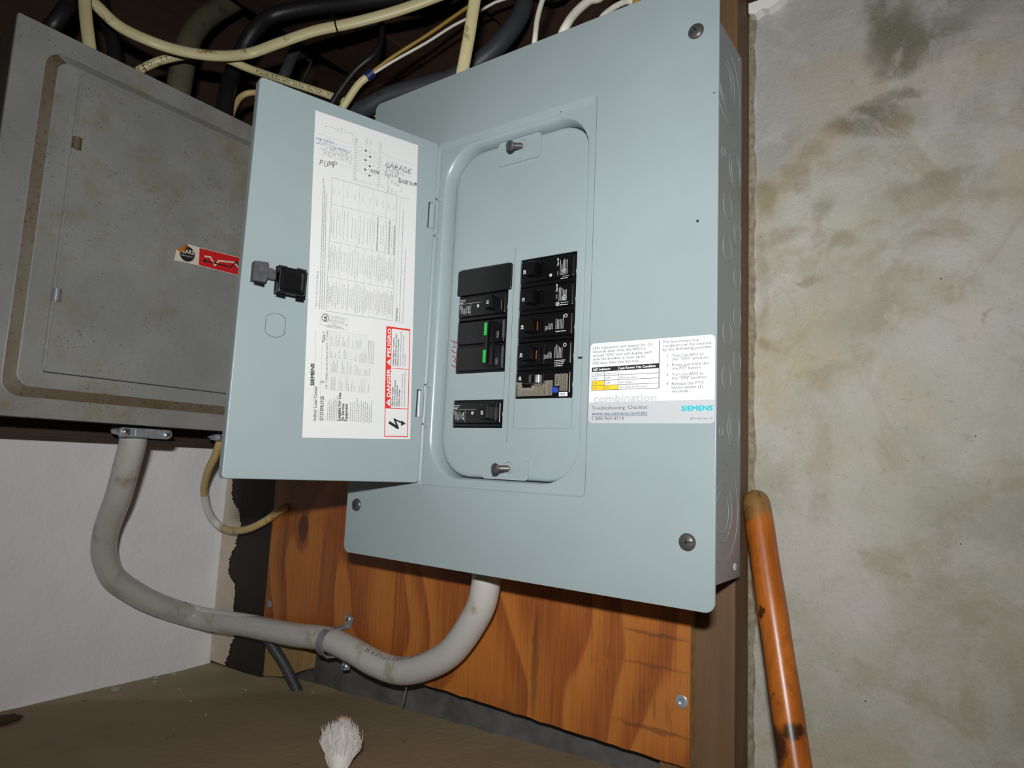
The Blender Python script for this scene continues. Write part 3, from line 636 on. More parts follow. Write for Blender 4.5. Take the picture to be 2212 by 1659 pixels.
def right_breaker(i, num, label, kind):
    z1 = .2655 - .024 * i; z0 = z1 - .024; zc = (z0 + z1) / 2 + .0008
    t = thing('circuit_breaker', label, 'circuit breaker', (.2153, .0108, z0), GR)
    body(t, .1878, .2430, z0, z1)
    if kind != 'afci':
        well(t, .1985, .2185, zc - .0088, zc + .0088)
        handle(t, .2003, .2083, zc, .0122, .0008)
        m = MB(); m.lathe([(0, .0030), (.0115, .0030)], (.2112, .0094, zc - .0058), (0, 0, 1), 16); pv = mk('handle_pivot', m, 'black_gloss', t)
        if kind == 'amber':
            m = MB(); m.bbox(.2098, .2106, .0062, .0070, zc - .0045, zc + .0030, .0002, 1); mk('amber_glint', m, 'amber', pv)  # thin amber inset paints the flash glint on the pivot
    else:
        well(t, .1985, .2185, zc - .0020, zc + .0085)
        handle(t, .2003, .2078, zc + .0030, .0096, .0008)
        m = MB(); m.lathe([(0, .0031), (.0062, .0031)], (.2116, .0092, zc + .0002), (0, 0, 1), 18); mk('handle_pivot', m, 'chrome', t)  # bright metal paints the flash highlight on this glossy pivot
    Z = zc * 1000
    pr = ratings(t, num, 195.6, Z + (0 if kind != 'afci' else 4.2), 90)
    if kind == 'plain1':
        pr.text('1 Pole', (229.4, Z - 7), 1.0, 90); pr.text('Type QP', (229.4, Z + 1), 1.3, 90, bold=.12); rows(pr, 230.6, 238.5, Z - 7.2, Z + 6.5, 6, .5)
        pr.ring((235.2, Z - 3.6), 1.7, .3); pr.text('UL', (235.2, Z - 3.6), 1.2, 55, center=True); pr.ring((222.1, Z - 6.0), 1.0, .7, 12)
        pr.fine((234, Z - 8.6), (240, Z - 8.6), .45); pr.fine((232, Z - 10.2), (239, Z - 10.2), .5)
    elif kind == 'plain2':
        pr.text('1 Pole', (229.2, Z - 3), 1.1, 90); pr.text('Type QP', (229.2, Z + 3), 1.3, 90, bold=.12); rows(pr, 230.4, 238.5, Z - 5, Z + 8, 6, .55)
        pr.ring((236.2, Z - 2.8), 1.9, .35); pr.text('UL', (236.2, Z - 2.8), 1.3, 55, center=True); pr.ring((229.8, Z - 7.3), 1.5, .5); pr.text('SP', (229.8, Z - 7.3), 1.3, 0, center=True)
        pr.fine((233, Z - 6.6), (240, Z - 6.6), .5); pr.fine((232, Z - 8.4), (239.5, Z - 8.4), .55)
    elif kind == 'amber':
        up = i == 2
        pr.ring((219.4, Z - 2.6), 1.55, .32); pr.text('UL', (219.4, Z - 2.6), 1.1, 55, center=True); rows(pr, 221.6, 226.2, Z - 4, Z + 2, 4, .5)
        rows(pr, 228.4, 236.5, Z - 4.2, Z + 7.4, 6, .55); pr.ring((238.2, Z + 6.2), 1.3, .45); pr.fine((229, Z - 6.2), (239, Z - 6.2), .6)
        if not up:
            for k in range(3): pr.fine((229, Z - 7.6 - 1.5 * k), (238.5 - k, Z - 7.6 - 1.5 * k), .55)
    if kind != 'afci': mk('printed_markings', pr.mb, 'white_p', t, False); return t
    mk('printed_markings', pr.mb, 'white_p', t, False)
    # taupe labels, test button and serial sticker of the arc fault breaker
    def plate(poly, mat, name, par=t):
        mb = MB(); mb.prism(poly, ff, -.0001, .0002); return mk(name, mb, mat, par, False)
    fl_ = lambda a, b, tt: ff(a, b, tt + .00028)
    p1 = plate([(191.9, 147.6), (227.9, 147.8), (228, 160.0), (220.2, 160.0), (218.6, 157.8), (207.6, 157.4), (207.6, 154.6), (198.2, 154.6), (198, 159.3), (191.9, 159.4)], 'taupe', 'label')
    q = Print(fl_)
    q.line_text('SIEMENS', (193.7, 147.9), (193.7, 157.6), 1.35, bold=.25)
    for s_, x in (('ARC', 198.6), ('AND', 200.7), ('FAULT', 202.8), ('GND', 206.0)): q.text(s_, (x, 148.2), 1.25, 90)
    q.fine((195.6, 148.2), (195.6, 153.4), .5)
    q.ring((209.6, 149.8), 1.5, .3); q.text('UL', (209.6, 149.8), 1.1, 90, center=True)
    for k in range(5): q.fine((211.8 + 1.5 * k, 148.3), (211.8 + 1.5 * k, 156.4), .42, .8, (.7, 1.8))
    for x in (204.2, 207.2, 218.8): q.seg((x, 147.8), (x, 154.2), .14)
    q.line_text('AFCI', (221.6, 148.5), (221.6, 154.2), 1.9, bold=.12); q.ring((220.3, 158.3), 1.1, .55); q.seg((218.8, 155.2), (222.2, 155.2), .14)
    for k in range(3): q.fine((224 + 1.4 * k, 148.3), (224 + 1.4 * k, 159), .42, .8, (.7, 1.8))
    mk('label_print', q.mb, 'ink', p1, False)
    p2 = plate(rr(230.0, 234.4, 155.3, 165.0, .6, 3), 'taupe', 'label'); q = Print(fl_); q.line_text('TEST', (233.4, 156.0), (233.4, 164.3), 2.4, bold=.14); mk('label_print', q.mb, 'ink', p2, False)
    p3 = plate(rr(234.8, 242.0, 151.2, 165.0, .6, 3), 'taupe', 'label'); q = Print(fl_); q.line_text('E0506187759', (236.9, 151.8), (236.9, 164.4), 1.4, bold=.1)
    for k in range(2): q.fine((238.6 + 1.8 * k, 151.9), (238.6 + 1.8 * k, 164.2), .8, .8, (.8, 1.6))
    for x in (237.7, 239.6): q.seg((x, 151.6), (x, 164.6), .12)
    mk('label_print', q.mb, 'ink', p3, False)
    p4 = plate([(234.4, 146.8), (242.2, 146.8), (242.2, 150.2), (234.4, 150.2)], 'vinyl', 'serial_sticker'); q = Print(fl_)
    q.fine((235.4, 148.9), (240.6, 148.9), .6, .7, (.6, 1)); q.fine((235.4, 147.8), (240.6, 147.8), .6, .7, (.6, 1)); mk('label_print', q.mb, 'ink3', p4, False)
    m = MB(); m.loft([[ff(a, b, tt) for a, b in rr(228.4 + i_, 233.2 - i_, 149.6 + i_, 154.2 - i_, .8, 4)] for i_, tt in ((0, -.0006), (0, .0018), (.3, .0022), (.9, .0023))], False, True); mk('test_button', m, 'blue', t)
    return t
right_breaker(0, '20', 'topmost black breaker marked 20 in the right column', 'plain1')
right_breaker(1, '15', 'black breaker marked 15 in the right column', 'plain2')
right_breaker(2, '20', 'black breaker marked 20 with amber glint, directly below the right column 15', 'amber')
right_breaker(3, '20', 'black breaker marked 20 with amber glint, directly above the arc fault breaker', 'amber')
right_breaker(4, '20', 'arc fault breaker with taupe labels, TEST mark and blue button', 'afci')

def left_breaker(z1, num, label):
    z0 = z1 - .024; zc = (z0 + z1) / 2 + .0006; t = thing('circuit_breaker', label, 'circuit breaker', (.148, .0108, z0), GR)
    body(t, .1206, .1752, z0, z1); well(t, .1555, .1720, zc - .0085, zc + .0085); handle(t, .1568, .1652, zc, .0122, .0012)
    Z = zc * 1000
    pr = Print(lambda a, b, tt: (a / 1000, -.00065 - tt, b / 1000)); pr.text(num, (162.2, Z - .8), 2.5, -90, 0, .16, True)
    o = mk('rating_number', pr.mb, 'white_p', t, False)
    pr = Print(ff); rows(pr, 126.5, 134.5, Z - 7.0, Z + 1.4, 6, .5, False); pr.text('Type QP', (135.6, Z + .6), 1.3, -90, bold=.14); pr.ring((127, Z + .2), 1.5, .3); pr.text('UL', (127, Z + .2), 1.0, -60, center=True)
    pr.fine((124.6, Z + 6.6), (132, Z + 6.6), .5); pr.fine((124.6, Z + 5.2), (131, Z + 5.2), .45); pr.fine((124.6, Z + 4.0), (129, Z + 4.0), .45); pr.ring((146.4, Z - .2), .95, .75, 12)
    pr.seg((123.4, Z + 3), (150, Z + 3), .16); pr.seg((138.2, Z + 3), (138.2, Z - 8), .14); pr.seg((172, Z + 3), (172.4, Z - 6), .14)
    mk('printed_markings', pr.mb, 'white_p', t, False)
left_breaker(.2417, '15', 'black breaker marked 15 under the blank filler plate')
left_breaker(.1457, '20', 'black breaker marked 20 alone at the bottom of the left column')
# filler plate
m = MB(); m.loft([[(x, y, z) for x, z in rr(.1188 + i_, .1793 - i_, .2414 + i_, .2650 - i_, .0016, 4)] for i_, y in ((0, .0107), (0, .0092), (.0004, .0087), (.0012, .0085))], True, True)
m.bbox(.1215, .1745, .0100, .020, .2436, .2640, .0005, 1); o = mk('filler_plate', m, 'black', origin=(.148, .0105, .2418)); tag(o, 'blank black filler plate at the top of the left column', 'filler plate')
# two pole breaker
t = thing('circuit_breaker', 'double black breaker with green flags and ON OFF marks', 'circuit breaker', (.148, .0108, .1697), GR)
m = MB(); m.bbox(.1206, .1752, .0114, .045, .1700, .2174, .0006, 1)
for z0, z1 in ((.1722, .1935), (.1958, .2162)):
    m.loft([[(x, y, z) for x, z in rr(.1209 + i_, .1750 - i_, z0 + j_, z1 - j_, .0008, 2)] for i_, j_, y in ((0, -.0008, .0118), (.0006, 0, .0098), (.0014, .0004, .0092), (.0020, .0006, .0090))], False, True)
mk('body', m, 'black', t, angle=40)
m = MB()
for z0, z1 in ((.1748, .1905), (.1990, .2145)): m.bbox(.1735, .1748, .0072, .0096, z0, z1, .0003, 1)
mk('end_rib', m, 'black_dust', t)
m = MB(); m.loft([[(x, y, z) for x, z in rr(.1550 + i_, .1665 - i_, .1748 + i_, .2140 - i_, .0012, 3)] for i_, y in ((0, .0096), (.0002, .0062), (.0008, .0052))], False, True); hb = mk('handle', m, 'black', t)
m = MB(); m.bbox(.1612, .1650, .0010, .0070, .1752, .2136, .0008); mk('handle_tie_bar', m, 'black_gloss', hb)
for z0, z1 in ((.1773, .1886), (.2014, .2128)):
    m = MB(); m.bbox(.1560, .1611, .0040, .0066, z0, z1, .0004); mk('green_flag', m, 'green', hb)
pr = Print(ff)
for s_, x, z in (('ON', 170.2, 202.4), ('ON', 170.0, 178.8)): pr.text(s_, (x, z), 2.5, -90, .0001, .12, True)
mk('printed_markings', pr.mb, 'ink2', t, False)
pr = Print(ff)
for s_, x, z in (('OFF', 146.6, 202.2), ('OFF', 146.8, 178.0)): pr.text(s_, (x, z), 2.4, -90, .0001, .1, True)
for k in range(3): pr.fine((132.5 + 2.6 * k, 207), (132.5 + 2.6 * k, 197), .5); pr.fine((132.5 + 2.6 * k, 183), (132.5 + 2.6 * k, 176), .4)
mk('faint_markings', pr.mb, 'faint', t, False)

# ------------------------------------------------------------------ door label (paper)
lab = thing('door_label', 'large white wiring label with red DANGER block on the open door', 'label', tuple(dm(105, 34, 0)))
m = MB(); m.prism([(58.5, 34.2), (107, 36.2), (156.3, 38.6), (150.6, 175), (145.1, 311.2), (96, 309.8), (46.7, 308.4), (52.8, 172)], dm, -.00022, -.00004); sheet = mk('paper_sheet', m, 'paper', lab, False)
pf = lambda a, b, t: dm(a, b, -.00027 - t)
def mkp(p, mat, name): return mk(name, p.mb, mat, sheet, False)
K = Print(pf); G = Print(pf); RD = Print(lambda a, b, t: dm(a, b, -.00027 - t)); WH = Print(lambda a, b, t: dm(a, b, -.00033 - t)); IK = Print(lambda a, b, t: dm(a, b, -.00033 - t)); BP = Print(lambda a, b, t: dm(a, b, -.0003 - t)); PN = Print(lambda a, b, t: dm(a, b, -.00032 - t))
# heading block
K.line_text('SIEMENS', (64.7, 76.9), (63.4, 94.9), 2.9, bold=.35); K.line_text('Indoor Load Center', (68.8, 48.6), (67.6, 76.7), 2.6, bold=.08); K.line_text('G1212ML1125', (74.7, 49), (73.7, 69), 2.7, bold=.15)
K.line_text('E', (72.9, 80.2), (72.8, 81.9), 2.3); K.line_text('Type 1', (71.0, 113.3), (70.4, 122.2), 2.1, bold=.1); K.line_text('USE COPPER OR ALUMINUM 60/75° C WIRE', (76.2, 75), (73.2, 124), 1.6)
K.line_text('Suitable For Use', (89.7, 49.7), (88.4, 73.4), 2.5, bold=.22); K.line_text('As Service', (92.6, 49.9), (91.9, 64.5), 2.5, bold=.22); K.line_text('Equipment', (95.6, 50.1), (95.0, 64.6), 2.5, bold=.22)
G.seg((66.4, 48.4), (62.5, 122.8), .16); G.seg((71.8, 48.8), (68.4, 122), .14)
for t_, p, q_ in (('Catalog Number', (71.0, 48.9), (70.6, 58)), ('Series', (70.2, 78.4), (70.1, 82)), ('Enclosure', (68.9, 113.6), (68.6, 119)), ('Ratings', (76.6, 49), (76.4, 53))): G.line_text(t_, p, q_, 1.0)
for k in range(7): G.fine((78.4 + 1.5 * k, 49.2 + .05 * k), (77.7 + 1.5 * k, 49.2 + random.uniform(15, 22)), .5)
for k in range(11): G.fine((98.4 + 1.9 * k, 50.4), (97.6 + 1.9 * k, 50.4 + random.uniform(14, 21)), .55)
# terminal tables
def grid(c00, c01, c11, c10, rws, cols, wl=.13, txt=.5, dens=.6):
    """table: c00 page-left-bottom ... rows step across u, columns step along z"""
    c00, c01, c11, c10 = map(Vector, (c00, c01, c11, c10))
    P = lambda r, c: (c00 * (1 - c) + c01 * c) * (1 - r) + (c10 * (1 - c) + c11 * c) * r
    for r in [k / rws for k in range(rws + 1)]: G.seg(P(r, 0), P(r, 1), wl)
    for c in cols: G.seg(P(0, c), P(1, c), wl)
    cc = cols
    for k in range(rws):
        for a, b in zip(cc, cc[1:]):
            if random.random() < dens: G.fine(P((k + .55) / rws, a + .03 * (b - a)), P((k + .55) / rws, a + (b - a) * random.uniform(.35, .9)), txt, .8, (.5, 1.6))
grid((77.3, 74.6), (74.3, 123.8), (96.2, 125), (98.2, 75.4), 14, [0, .3, .55, .76, 1], .1, .42, .62)
grid((98.9, 75.3), (98, 99), (113, 99.4), (114, 75.8), 7, [0, .62, 1], .1, .42, .7); grid((98.4, 101), (97.7, 124.6), (108, 125), (109, 101.2), 6, [0, .5, 1], .1, .42, .75)
for k in range(4): G.fine((110.6 + 1.6 * k, 101), (110 + 1.6 * k, 121), .5)
# UL mark
K.ring((69.8, 134.1), 3.1, .45, 24); K.text('UL', (69.8, 134.1), 2.6, 88, 0, .35, True); G.stroke([(66.1, 137.9), (65.6, 127.5), (89.3, 126.2), (89.9, 136.8), (66.1, 137.9)], .16)
G.line_text('UNDERWRITERS', (74.2, 136.6), (88, 135.9), 2.0) if False else None
G.line_text('UNDERWRITERS', (74.0, 135.0), (87.4, 134.6), 1.7); G.line_text('LABORATORIES', (73.6, 132.4), (86.6, 132.0), 1.7); G.seg((73, 131.6), (86.5, 131.2), .25); G.disc((88.3, 131.0), .6)
G.text('LISTED', (76, 129.8), .9, 2); G.fine((72.5, 129), (85, 128.7), .5); G.fine((70, 128), (87, 127.7), .5); G.text('Issue No. C-1479', (71.5, 126.3), 1.0, 0)
# short circuit text and table
K2 = G
G.line_text('Short Circuit Current Rating', (62.0, 142), (60.6, 172), 1.9)
for k in range(3): G.fine((64.2 + 1.9 * k, 141), (58.0 + 1.9 * k + (0 if k else .4), 252 - 6 * k), .55)
TL, TR, BL, BR = (66, 255.1), (127.3, 256.9), (69.7, 139.9), (131, 142)
V = Vector
def T(c, r): return (V(TL) * (1 - c) + V(TR) * c) * r + (V(BL) * (1 - c) + V(BR) * c) * (1 - r)
G.stroke([T(0, 0), T(1, 0), T(1, 1), T(0, 1), T(0, 0)], .28)
for r in (.255, .52, .80): G.seg(T(0, r), T(1, r), .18)
colp = [0, .07, .17, .29, .41, .53, .63, .74, .83, .92, 1]
for i_, c in enumerate(colp[1:-1]): G.seg(T(c, 0 if i_ % 3 else .0), T(c, 1 if i_ % 2 else .52), .14)
for i_ in range(len(colp) - 1):
    for r0, r1 in ((0, .255), (.255, .52), (.52, .80), (.80, 1)):
        n_ = {0: 4}.get(0) if r0 == 0 else (3 if r0 < .5 else 2 if r0 < .8 else 1)
        for k in range(n_):
            c = colp[i_] + (colp[i_ + 1] - colp[i_]) * (k + .6) / (n_ + .3); h_ = random.uniform(.45, .85) if r0 < .8 else random.uniform(.15, .3); mid = (r0 + r1) / 2
            G.fine(T(c, mid - (r1 - r0) * h_ / 2), T(c, mid + (r1 - r0) * h_ / 2), .38, .6, (.5, 1.6))
for c, r0, r1 in ((.71, .52, .79), (.90, .52, .79), (.98, .52, .76)): G.fine(T(c, r0), T(c, r1), 1.2, .9, (.5, 1.1))
G.stroke([(139.8, 257.1), (130.6, 256.6), (134.1, 141.8), (143.5, 141.9)], .2); K.line_text('Important', (135.8, 142.6), (135.3, 154.5), 1.7, bold=.1)
G.fine((137.8, 142.8), (134.6, 245), .5); G.fine((141.2, 142.8), (139.6, 210), .5)
# DANGER block
RD.poly([(125.9, 136), (130.9, 136.3), (135, 64.3), (130, 63.9)]); RD.stroke([(125.9, 136), (149, 136.9), (153.4, 40.6), (131, 39.6), (125.9, 136)], .75); RD.seg((130, 64.2), (152.4, 65.3), .6); RD.seg((133.6, 99.8), (151, 100.8), .5); RD.seg((130.7, 135.4), (149, 136.2), .9)
WH.line_text('DANGER', (133.9, 74.4), (132.2, 98.8), 3.3, bold=.36); WH.line_text('PELIGRO', (131.6, 109.6), (130.3, 134.6), 3.3, bold=.36)
for (a, b) in ((134.0, 66.2), (132.0, 101.6)):
    WH.poly([(a, b), (a - .3, b + 6.4), (a - 3.9, b + 3.0)])
    RD2 = (a - 1.9, b + 3.1); IK.seg((a - 2.8, b + 3.1), (a - 1.5, b + 3.15), .45, .0); IK.disc((a - .85, b + 3.2), .25, 8)
IK.line_text('Hazardous Voltage.', (136.9, 66.4), (136.3, 83.4), 1.55, bold=.1); IK.line_text('Will cause death, serious', (139.1, 66.5), (138.2, 89.6), 1.55, bold=.1); IK.line_text('injury or substantial', (141.3, 66.6), (140.6, 85), 1.55, bold=.1); IK.line_text('property damage.', (143.5, 66.7), (142.9, 82), 1.55, bold=.1)
IK.line_text('Turn off power supplying this', (146.2, 66.8), (144.9, 95.6), 1.3); IK.line_text('equipment before working inside.', (148.6, 66.9), (147.3, 98.4), 1.3)
IK.line_text('Voltaje peligroso. Causará la', (135.3, 102.4), (134.2, 127), 1.5, bold=.1); IK.line_text('muerte, lesiones graves o daño', (137.5, 102.5), (136.3, 131), 1.5, bold=.1); IK.line_text('substancial a la propiedad.', (139.7, 102.6), (138.7, 127), 1.5, bold=.1)
IK.line_text('Desconecte el suministro de energía', (142.3, 102.7), (140.8, 134), 1.2); IK.line_text('a este equipo antes de trabajar', (144.6, 102.8), (143.4, 131), 1.2); IK.line_text('en su interior.', (146.8, 103), (146.3, 115), 1.2)
IK.seg((134.6, 52), (143.4, 47.8), 2.5, cap=.1); IK.seg((143.8, 47.0), (139.2, 55.6), 1.7, cap=.1); IK.seg((139.0, 55.2), (147.2, 52.4), 1.4, cap=.1); IK.poly([(146.2, 54.8), (146.2, 49.6), (150.8, 52.0)])
# wiring diagram
G.stroke([(56.4, 296), (56.4, 298.1), (67, 298.9)], .2); G.text('ON', (68.2, 297), 1.3, 90); G.text('1Y PASS', (71.4, 296.4), 1.2, 90); G.stroke([(73, 299), (80.8, 299.6), (81.8, 293.6), (83.6, 292.8)], .25)
for k in range(14):
    f_ = k / 13; a = 84.6 + 1.2 * f_; b = 292.2 - 32 * f_; G.frame(a - 1.0, a + 1.0, b - 1.05, b + 1.05, .16)
    a2 = 107.6 + 1.1 * f_; b2 = 294.4 - 34 * f_; G.frame(a2 - 1.0, a2 + 1.0, b2 - 1.1, b2 + 1.1, .16)
G.frame(83.7, 85.9, 293.6, 296, .3); G.frame(93.4, 95.3, 296, 298.2, .22); G.frame(97.5, 99.4, 296.2, 298.4, .22); G.frame(106.5, 108.6, 297, 299.4, .25)
for s_, p in (('G', (84, 296.6)), ('A', (94, 299.2)), ('B', (98, 299.4)), ('N', (107.2, 300.4))): G.text(s_, p, 1.3, 0)
G.seg((94.3, 296), (94.9, 268), .13); G.seg((98.4, 296), (99.3, 266), .13)
for k in range(3):
    for (a, b) in ((94.2 + .35 * k, 288.6 - 8.6 * k), (98.7 + .3 * k, 284.4 - 8.65 * k)):
        K.poly([(a - 1.1, b), (a, b - 1.15), (a + 1.1, b), (a, b + 1.15)])
for k in range(6):
    b = 289.4 - 4.15 * k; a0 = 87.3 + .15 * k; xd = 94.2 if k % 2 == 0 else 98.7
    G.curve([(a0 - .4, b - .6), (a0 + .6, b + 1.3), (a0 + 2, b + 1), (a0 + 2.9, b - .8), (a0 + 4.2, b - 1.4), (xd, b - 1.1)], .16, 3)
    G.curve([(xd, b - 1.1), (101.6, b - .8), (102.8, b + 1.0), (104.4, b + 1.0), (105.6, b - 1.2)], .16, 3)
G.seg((85.8, 260.2), (108.4, 261.4), .14); G.seg((85.8, 258.8), (108.4, 260), .14); G.stroke([(85, 258.6), (86, 258.6)], .2)
for k, s_ in enumerate(('1', '3', '5', '7', '9', '11')): G.text(s_, (81.6 + .1 * k, 291.2 - 4.1 * k), 1.1, 90); G.seg((50 + .4 * k, 289 - 5.2 * k + (k * .9)), (80 + .1 * k, 290.0 - 4.25 * k), .13)
for k, s_ in enumerate(('2', '4', '6', '8', '10', '12')): G.text(s_, (111.6 + .2 * k, 292 - 4.0 * k), 1.1, 90); G.seg((113.4 + .1 * k, 290.4 - 4.1 * k), (140.6 + .1 * k, 290.8 - 4.1 * k), .13)
G.seg((109.4, 262.8), (114.6, 260), .2); G.text('BOND', (118.6, 257.4), 1.5, 90); G.text('when', (122.4, 257.6), 1.5, 90); G.text('req.', (126.2, 257.8), 1.5, 90)
# handwriting
handwrite(PN, 'PUMP', (54.2, 262.4), (70.2, 264.4), 4.6, .5); handwrite(G, 'WATER', (61.6, 277.8), (79.4, 278.4), 3.8, .3); handwrite(G, 'HEATER', (57, 272.6), (80.4, 274.2), 3.7, .3)
G.curve([(80.6, 281), (82, 278), (80.6, 274), (80.9, 271.5)], .25); G.curve([(53.4, 277.6), (57.6, 277.4), (60.2, 280.4)], .3)
handwrite(BP, 'new outlet', (49.6, 283.4), (65, 284.6), 3.0, .26); handwrite(BP, 'Lantern', (66.6, 281.6), (80.6, 281.4), 2.6, .22); handwrite(BP, 'outlets', (49.4, 279.9), (60, 281.6), 2.4, .22); BP.seg((60.4, 283), (66.4, 281.6), .4)
handwrite(PN, 'GARAGE', (114.2, 280.2), (141, 281.4), 4.3, .5); handwrite(G, 'ELETRIC', (115, 276.6), (133.6, 277.4), 3.4, .32); handwrite(PN, 'Outlet', (113.8, 271.2), (128.4, 273.8), 4.2, .36); handwrite(PN, 'Bedroom', (128.2, 269.4), (146.6, 271.6), 4.6, .5); handwrite(PN, 'new', (100.4, 270), (108.6, 271.4), 4.8, .42)
handwrite(G, 'new', (120.4, 266.6), (129, 265.6), 3.6, .28); G.curve([(118.6, 271), (116.8, 267), (118.6, 263.4)], .25); G.curve([(131, 266), (131.6, 262.6), (128.6, 260.6)], .25)
mkp(G, 'ink2', 'fine_print'); mkp(K, 'ink', 'bold_print'); mkp(RD, 'red', 'red_danger_print'); mkp(WH, 'vinyl', 'white_lettering'); mkp(IK, 'ink', 'danger_text'); mkp(BP, 'bluepen', 'blue_handwriting'); mkp(PN, 'ink3', 'black_handwriting')

# ------------------------------------------------------------------ troubleshooting sticker on the cover
SX, SZ = .2655, .1243
sf0 = lambda a, b, t: (SX + a / 1000, -.00005 - t, SZ + b / 1000)
stk = thing('troubleshooting_sticker', 'white rounded sticker with teal SIEMENS name and yellow table', 'sticker', (SX + .047, 0, SZ))
m = MB(); m.prism(rr(-1.0, 95.6, .2, 61.4, 3.2, 5), sf0, 0, .00015); sh = mk('vinyl_sheet', m, 'vinyl', stk, False)
sf = lambda a, b, t: sf0(a, b, t + .0002); sf2 = lambda a, b, t: sf0(a, b, t + .00026); sf3 = lambda a, b, t: sf0(a, b, t + .00032)
g1 = Print(sf); lo = rr(-1.0, 95.6, .2, 61.4, 3.2, 5); g1.poly([p for p in lo if p[1] < 5] and ([(95.6, 16.6)] + [(-1.0, 16.0)] + [p for p in lo[-6:]] + [p for p in lo[:6]])); mk('grey_footer', g1.mb, 'vgrey', sh, False)
A = Print(sf2)
for s_, z, x1 in (('LED indications will appear for (5)', 56.8, 49.8), ('seconds each time the AFCI is', 54.0, 44.6), ('turned "ON" and will display each', 51.0, 49.8), ('time the breaker is reset up to', 48.2, 44.2), ('(30) days after the last trip.', 45.2, 39.8)): A.line_text(s_, (1.3, z), (x1, z), 2.05)
for s_, z, x0, x1 in (('The last known trip', 57.6, 57.6, 84), ('condition can be cleared', 54.8, 57.7, 92.6), ('by the following process:', 52.1, 57.7, 93.3), ('1.', 47.4, 60.8, 62.9), ('Turn the AFCI to', 47.3, 65, 87.6), ('the "OFF" position.', 44.8, 64.9, 91.8), ('2.', 40.7, 60.8, 62.9), ('Press and hold the', 40.7, 65, 91.2), ('the PTT button.', 38.1, 65, 86.4), ('3.', 33.9, 60.8, 62.9), ('Turn the AFCI to', 33.8, 65, 87.6), ('the "ON" position.', 31.3, 65, 90.4), ('4.', 27.4, 60.9, 63), ('Release the PTT', 27.3, 65, 87.8), ('button within (3)', 24.7, 65, 87.3), ('seconds.', 22, 65, 77.4)): A.line_text(s_, (x0, z), (x1, z), 2.05)
A.line_text('Yellow 1', (2, 37.0), (11, 37.0), 1.45); A.line_text('Yellow 2', (12.6, 37.0), (21.6, 37.0), 1.45); A.line_text('OFF', (2, 33.5), (6.2, 33.5), 1.5); A.line_text('OFF', (12.6, 33.5), (16.8, 33.5), 1.5); A.line_text('Overcurrent', (24.2, 33.5), (37.6, 33.5), 1.6); A.line_text('OFF', (12.6, 29.8), (16.8, 29.8), 1.5); A.line_text('Arc Fault', (24.2, 29.9), (34, 29.9), 1.6); A.line_text('Arc Fault to Ground', (24.2, 26.4), (45.8, 26.4), 1.6)
A.line_text('Troubleshooting  Checklist', (1.8, 10.5), (46.8, 10.8), 2.6); A.line_text('1-800-964-4114', (1.9, 2.7), (28.5, 2.7), 2.4); A.line_text('809114A  Rev. 1P', (78.6, 3), (94.4, 3), 1.3)
mk('sticker_text', A.mb, 'ink3', sh, False)
Bk = Print(sf2); Bk.poly([(.8, 39.3), (55.3, 39.9), (55.2, 43.5), (.8, 42.8)]); Bk.seg((55.1, 60.2), (55.4, 25.5), .45)
for z in (36.1, 32.5, 28.8, 25.2): Bk.seg((.9, z), (55.4, z + .35), .3)
for x, z0 in ((.95, 39.4), (11.6, 39.2), (23.1, 39.3)): Bk.seg((x, z0), (x + .15, 25.2), .3)
mk('table_rules', Bk.mb, 'ink', sh, False)
q = Print(sf3); q.line_text('LED Indicator', (2, 40.2), (16.6, 40.4), 1.7, bold=.15); q.line_text('Last Known Trip Condition', (24.2, 40.5), (52.6, 40.9), 1.7, bold=.15); q.seg((23.1, 39.4), (23.1, 43), .3); mk('white_heading', q.mb, 'vinyl', sh, False)
q = Print(sf); q.poly([(1.1, 32.4), (11.6, 32.5), (11.7, 25.2), (1.2, 25.1)]); q.poly([(11.6, 28.8), (23.1, 28.9), (23.2, 25.3), (11.7, 25.2)]); mk('yellow_cells', q.mb, 'yellow', sh, False)
q = Print(sf3); [q.line_text('ON', p, (p[0] + 3.4, p[1]), 1.5) for p in ((1.8, 29.8), (1.9, 26.1), (12.5, 26.3))]; mk('table_on_text', q.mb, 'ink3', sh, False)
q = Print(sf2); q.line_text('combination', (3.2, 16.2), (53.6, 16.6), 5.2, bold=.5); mk('combination_wordmark', q.mb, 'ghost', sh, False)
q = Print(sf2); q.line_text('AFCI', (49.8, 12.4), (63.4, 12.4), 4.0); mk('afci_wordmark', q.mb, 'vgrey', sh, False)
q = Print(sf2); q.line_text('www.sea.siemens.com/afci', (1.8, 6.4), (46.9, 6.6), 2.5); q.seg((1.8, 5.6), (46.9, 5.8), .25); mk('web_address', q.mb, 'navy', sh, False)
q = Print(sf2); q.line_text('SIEMENS', (72.4, 9.0), (94.2, 9.2), 3.3, bold=.42); mk('maker_name', q.mb, 'teal', sh, False)

# ------------------------------------------------------------------ the old grey panel
ob = thing('old_breaker_box', 'old grey metal panel with closed rust specked door on the left wall', 'breaker panel', (-.248, -.106, .1135))
XB = -.194
of = lambda a, b, t: (XB + t, a, b)
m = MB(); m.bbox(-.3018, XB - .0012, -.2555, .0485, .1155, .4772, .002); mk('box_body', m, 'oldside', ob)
m = MB(); L = []
def lo_(y0, y1, z0, z1, r, t): L.append([of(a, b, t) for a, b in rr(y0, y1, z0, z1, r)])
lo_(-.2576, .0505, .1135, .4793, .002, -.004); lo_(-.2576, .0505, .1135, .4793, .002, -.0006); lo_(-.2570, .0499, .1141, .4787, .0018, 0)
lo_(-.2335, .0265, .1305, .4590, .016, 0); lo_(-.2322, .0252, .1318, .4578, .0155, .0008); lo_(-.2235, .0165, .1410, .4505, .012, .0048); lo_(-.2220, .0150, .1425, .4490, .0115, .0054)
